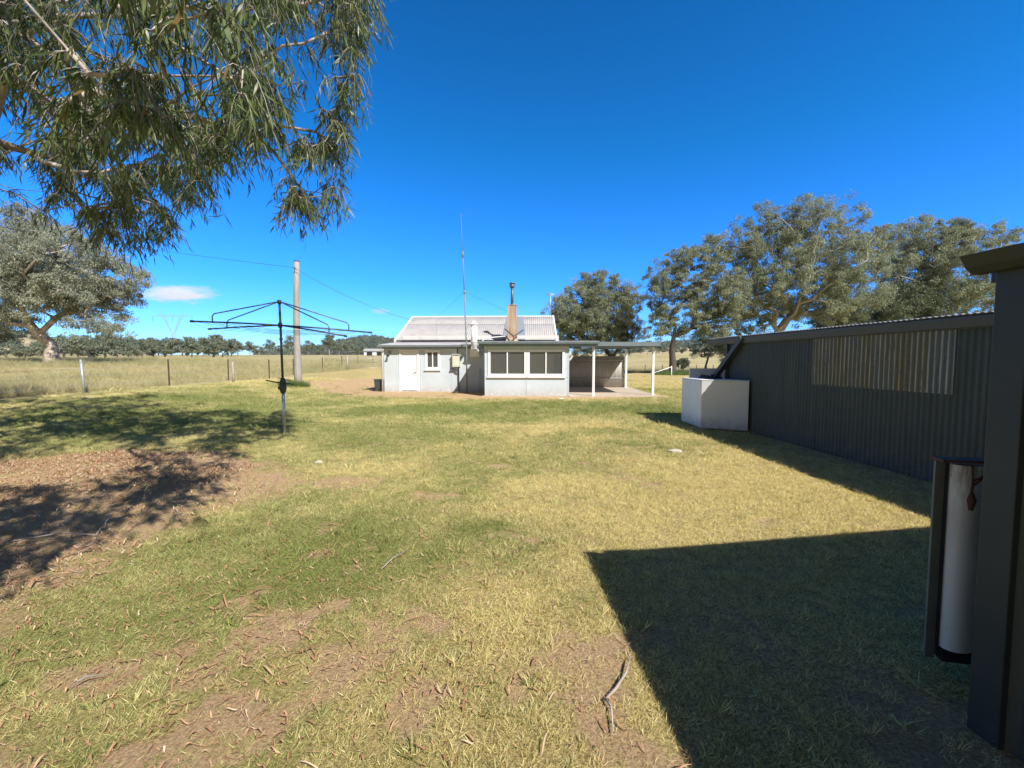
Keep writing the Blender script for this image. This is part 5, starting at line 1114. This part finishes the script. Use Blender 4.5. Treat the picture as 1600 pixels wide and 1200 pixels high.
rock('stone', 'small pale stone on the lawn right of the leaf litter', 'stone', gp(498, 723), .07, .05, .05, M['stone'], 3)
rock('stone', 'white stone chip on the dirt before the cottage wall', 'stone', gp(878, 624), .12, .1, .06, M['white_dirty'], 4)
# tussock by the power pole, grass by the fence
r = np.random.default_rng(12)
def tussock(label, p, rad, hh, nb, seed):
    r = np.random.default_rng(seed); an = r.uniform(0, 6.28, nb); rr = rad * np.sqrt(r.uniform(0, 1, nb)); P = np.stack([p[0] + rr * np.cos(an), p[1] + rr * np.sin(an) * .7, np.zeros(nb)], 1); P[:, 2] = gz(P[:, 0], P[:, 1])
    D = unit(np.stack([r.normal(0, .45, nb), r.normal(0, .45, nb), np.ones(nb)], 1)); S = unit(np.cross(D, r.normal(0, 1, (nb, 3))))
    V, Q = strips(P, D, S, hh * r.uniform(.5, 1.2, nb), np.full(nb, .012), r.normal(0, .4, nb), [1, .9, .6, .1], 3)
    tag(np_mesh('grass_tussock', V, Q, M['tussock'], attrs={'tint': ('FLOAT', np.repeat(r.uniform(0.1, .85, nb), 8).astype(np.float32))}), label, 'grass')
M['tussock'] = leafmat('tussock_blade', (0.07, 0.12, 0.03), (0.16, 0.22, 0.06), (0.35, 0.30, 0.12), .25, .6)
tussock('low green grass tussock at the foot of the timber power pole', (-11.7, 22.3), .8, .32, 1800, 3)
tussock('bright green grass patch around the trunk of the slender gum', (17.0, 43.0), 2.6, .5, 3000, 4)

# ------------------------------------------------------------------ clouds
def cloudmat(dens, seed):
    m = bpy.data.materials.new('cloud'); m.use_nodes = True; n = m.node_tree; n.nodes.remove(n.nodes['Principled BSDF'])
    pv = n.nodes.new('ShaderNodeVolumePrincipled'); pv.inputs['Color'].default_value = (1, 1, 1, 1); pv.inputs['Anisotropy'].default_value = 0.2
    tc = n.nodes.new('ShaderNodeTexCoord'); ln = n.nodes.new('ShaderNodeVectorMath'); ln.operation = 'LENGTH'; n.links.new(tc.outputs['Object'], ln.inputs[0])
    nz = noise(n, 2.6, 5, 0.6, w=seed)
    q = madd(n, nz, 1.7, madd(n, ln.outputs['Value'], -1.0, -0.18)); q = ramp(n, q, 0.0, 0.35)
    k = n.nodes.new('ShaderNodeMath'); k.operation = 'MULTIPLY'; n.links.new(q, k.inputs[0]); k.inputs[1].default_value = dens
    n.links.new(k.outputs[0], pv.inputs['Density']); n.links.new(pv.outputs[0], n.nodes['Material Output'].inputs['Volume']); return m
import bmesh
def cloud(label, px, py, wpx, hpx, Y, dens, seed):
    p = at(px, py, Y); bm = bmesh.new(); bmesh.ops.create_icosphere(bm, subdivisions=3, radius=1.0); me = bpy.data.meshes.new('cloud'); bm.to_mesh(me); bm.free()
    me.materials.append(cloudmat(dens, seed)); o = bpy.data.objects.new('cloud', me); col.objects.link(o); o.location = p
    o.scale = (wpx / F * Y / 2, wpx / F * Y / 4, hpx / F * Y / 2); tag(o, label, 'cloud')
cloud('small white cloud low in the sky right of the big left gum', 275, 459, 165, 40, 3200, 0.011, 2)
cloud('tiny wisp of cloud above the left end of the cottage roof', 594, 486, 44, 14, 3200, 0.012, 5)

# ------------------------------------------------------------------ the air
hz = MB(); hz.box(-11500, 11500, -600, 12000, -60, 170)
m = bpy.data.materials.new('air'); m.use_nodes = True; n = m.node_tree; n.nodes.remove(n.nodes['Principled BSDF'])
pv = n.nodes.new('ShaderNodeVolumePrincipled'); pv.inputs['Color'].default_value = (0.80, 0.90, 1.0, 1); pv.inputs['Density'].default_value = 0.00003
n.links.new(pv.outputs[0], n.nodes['Material Output'].inputs['Volume'])
tag(hz.build('haze', m), 'thin blue air between the yard and the far hills', 'haze', kind='stuff')
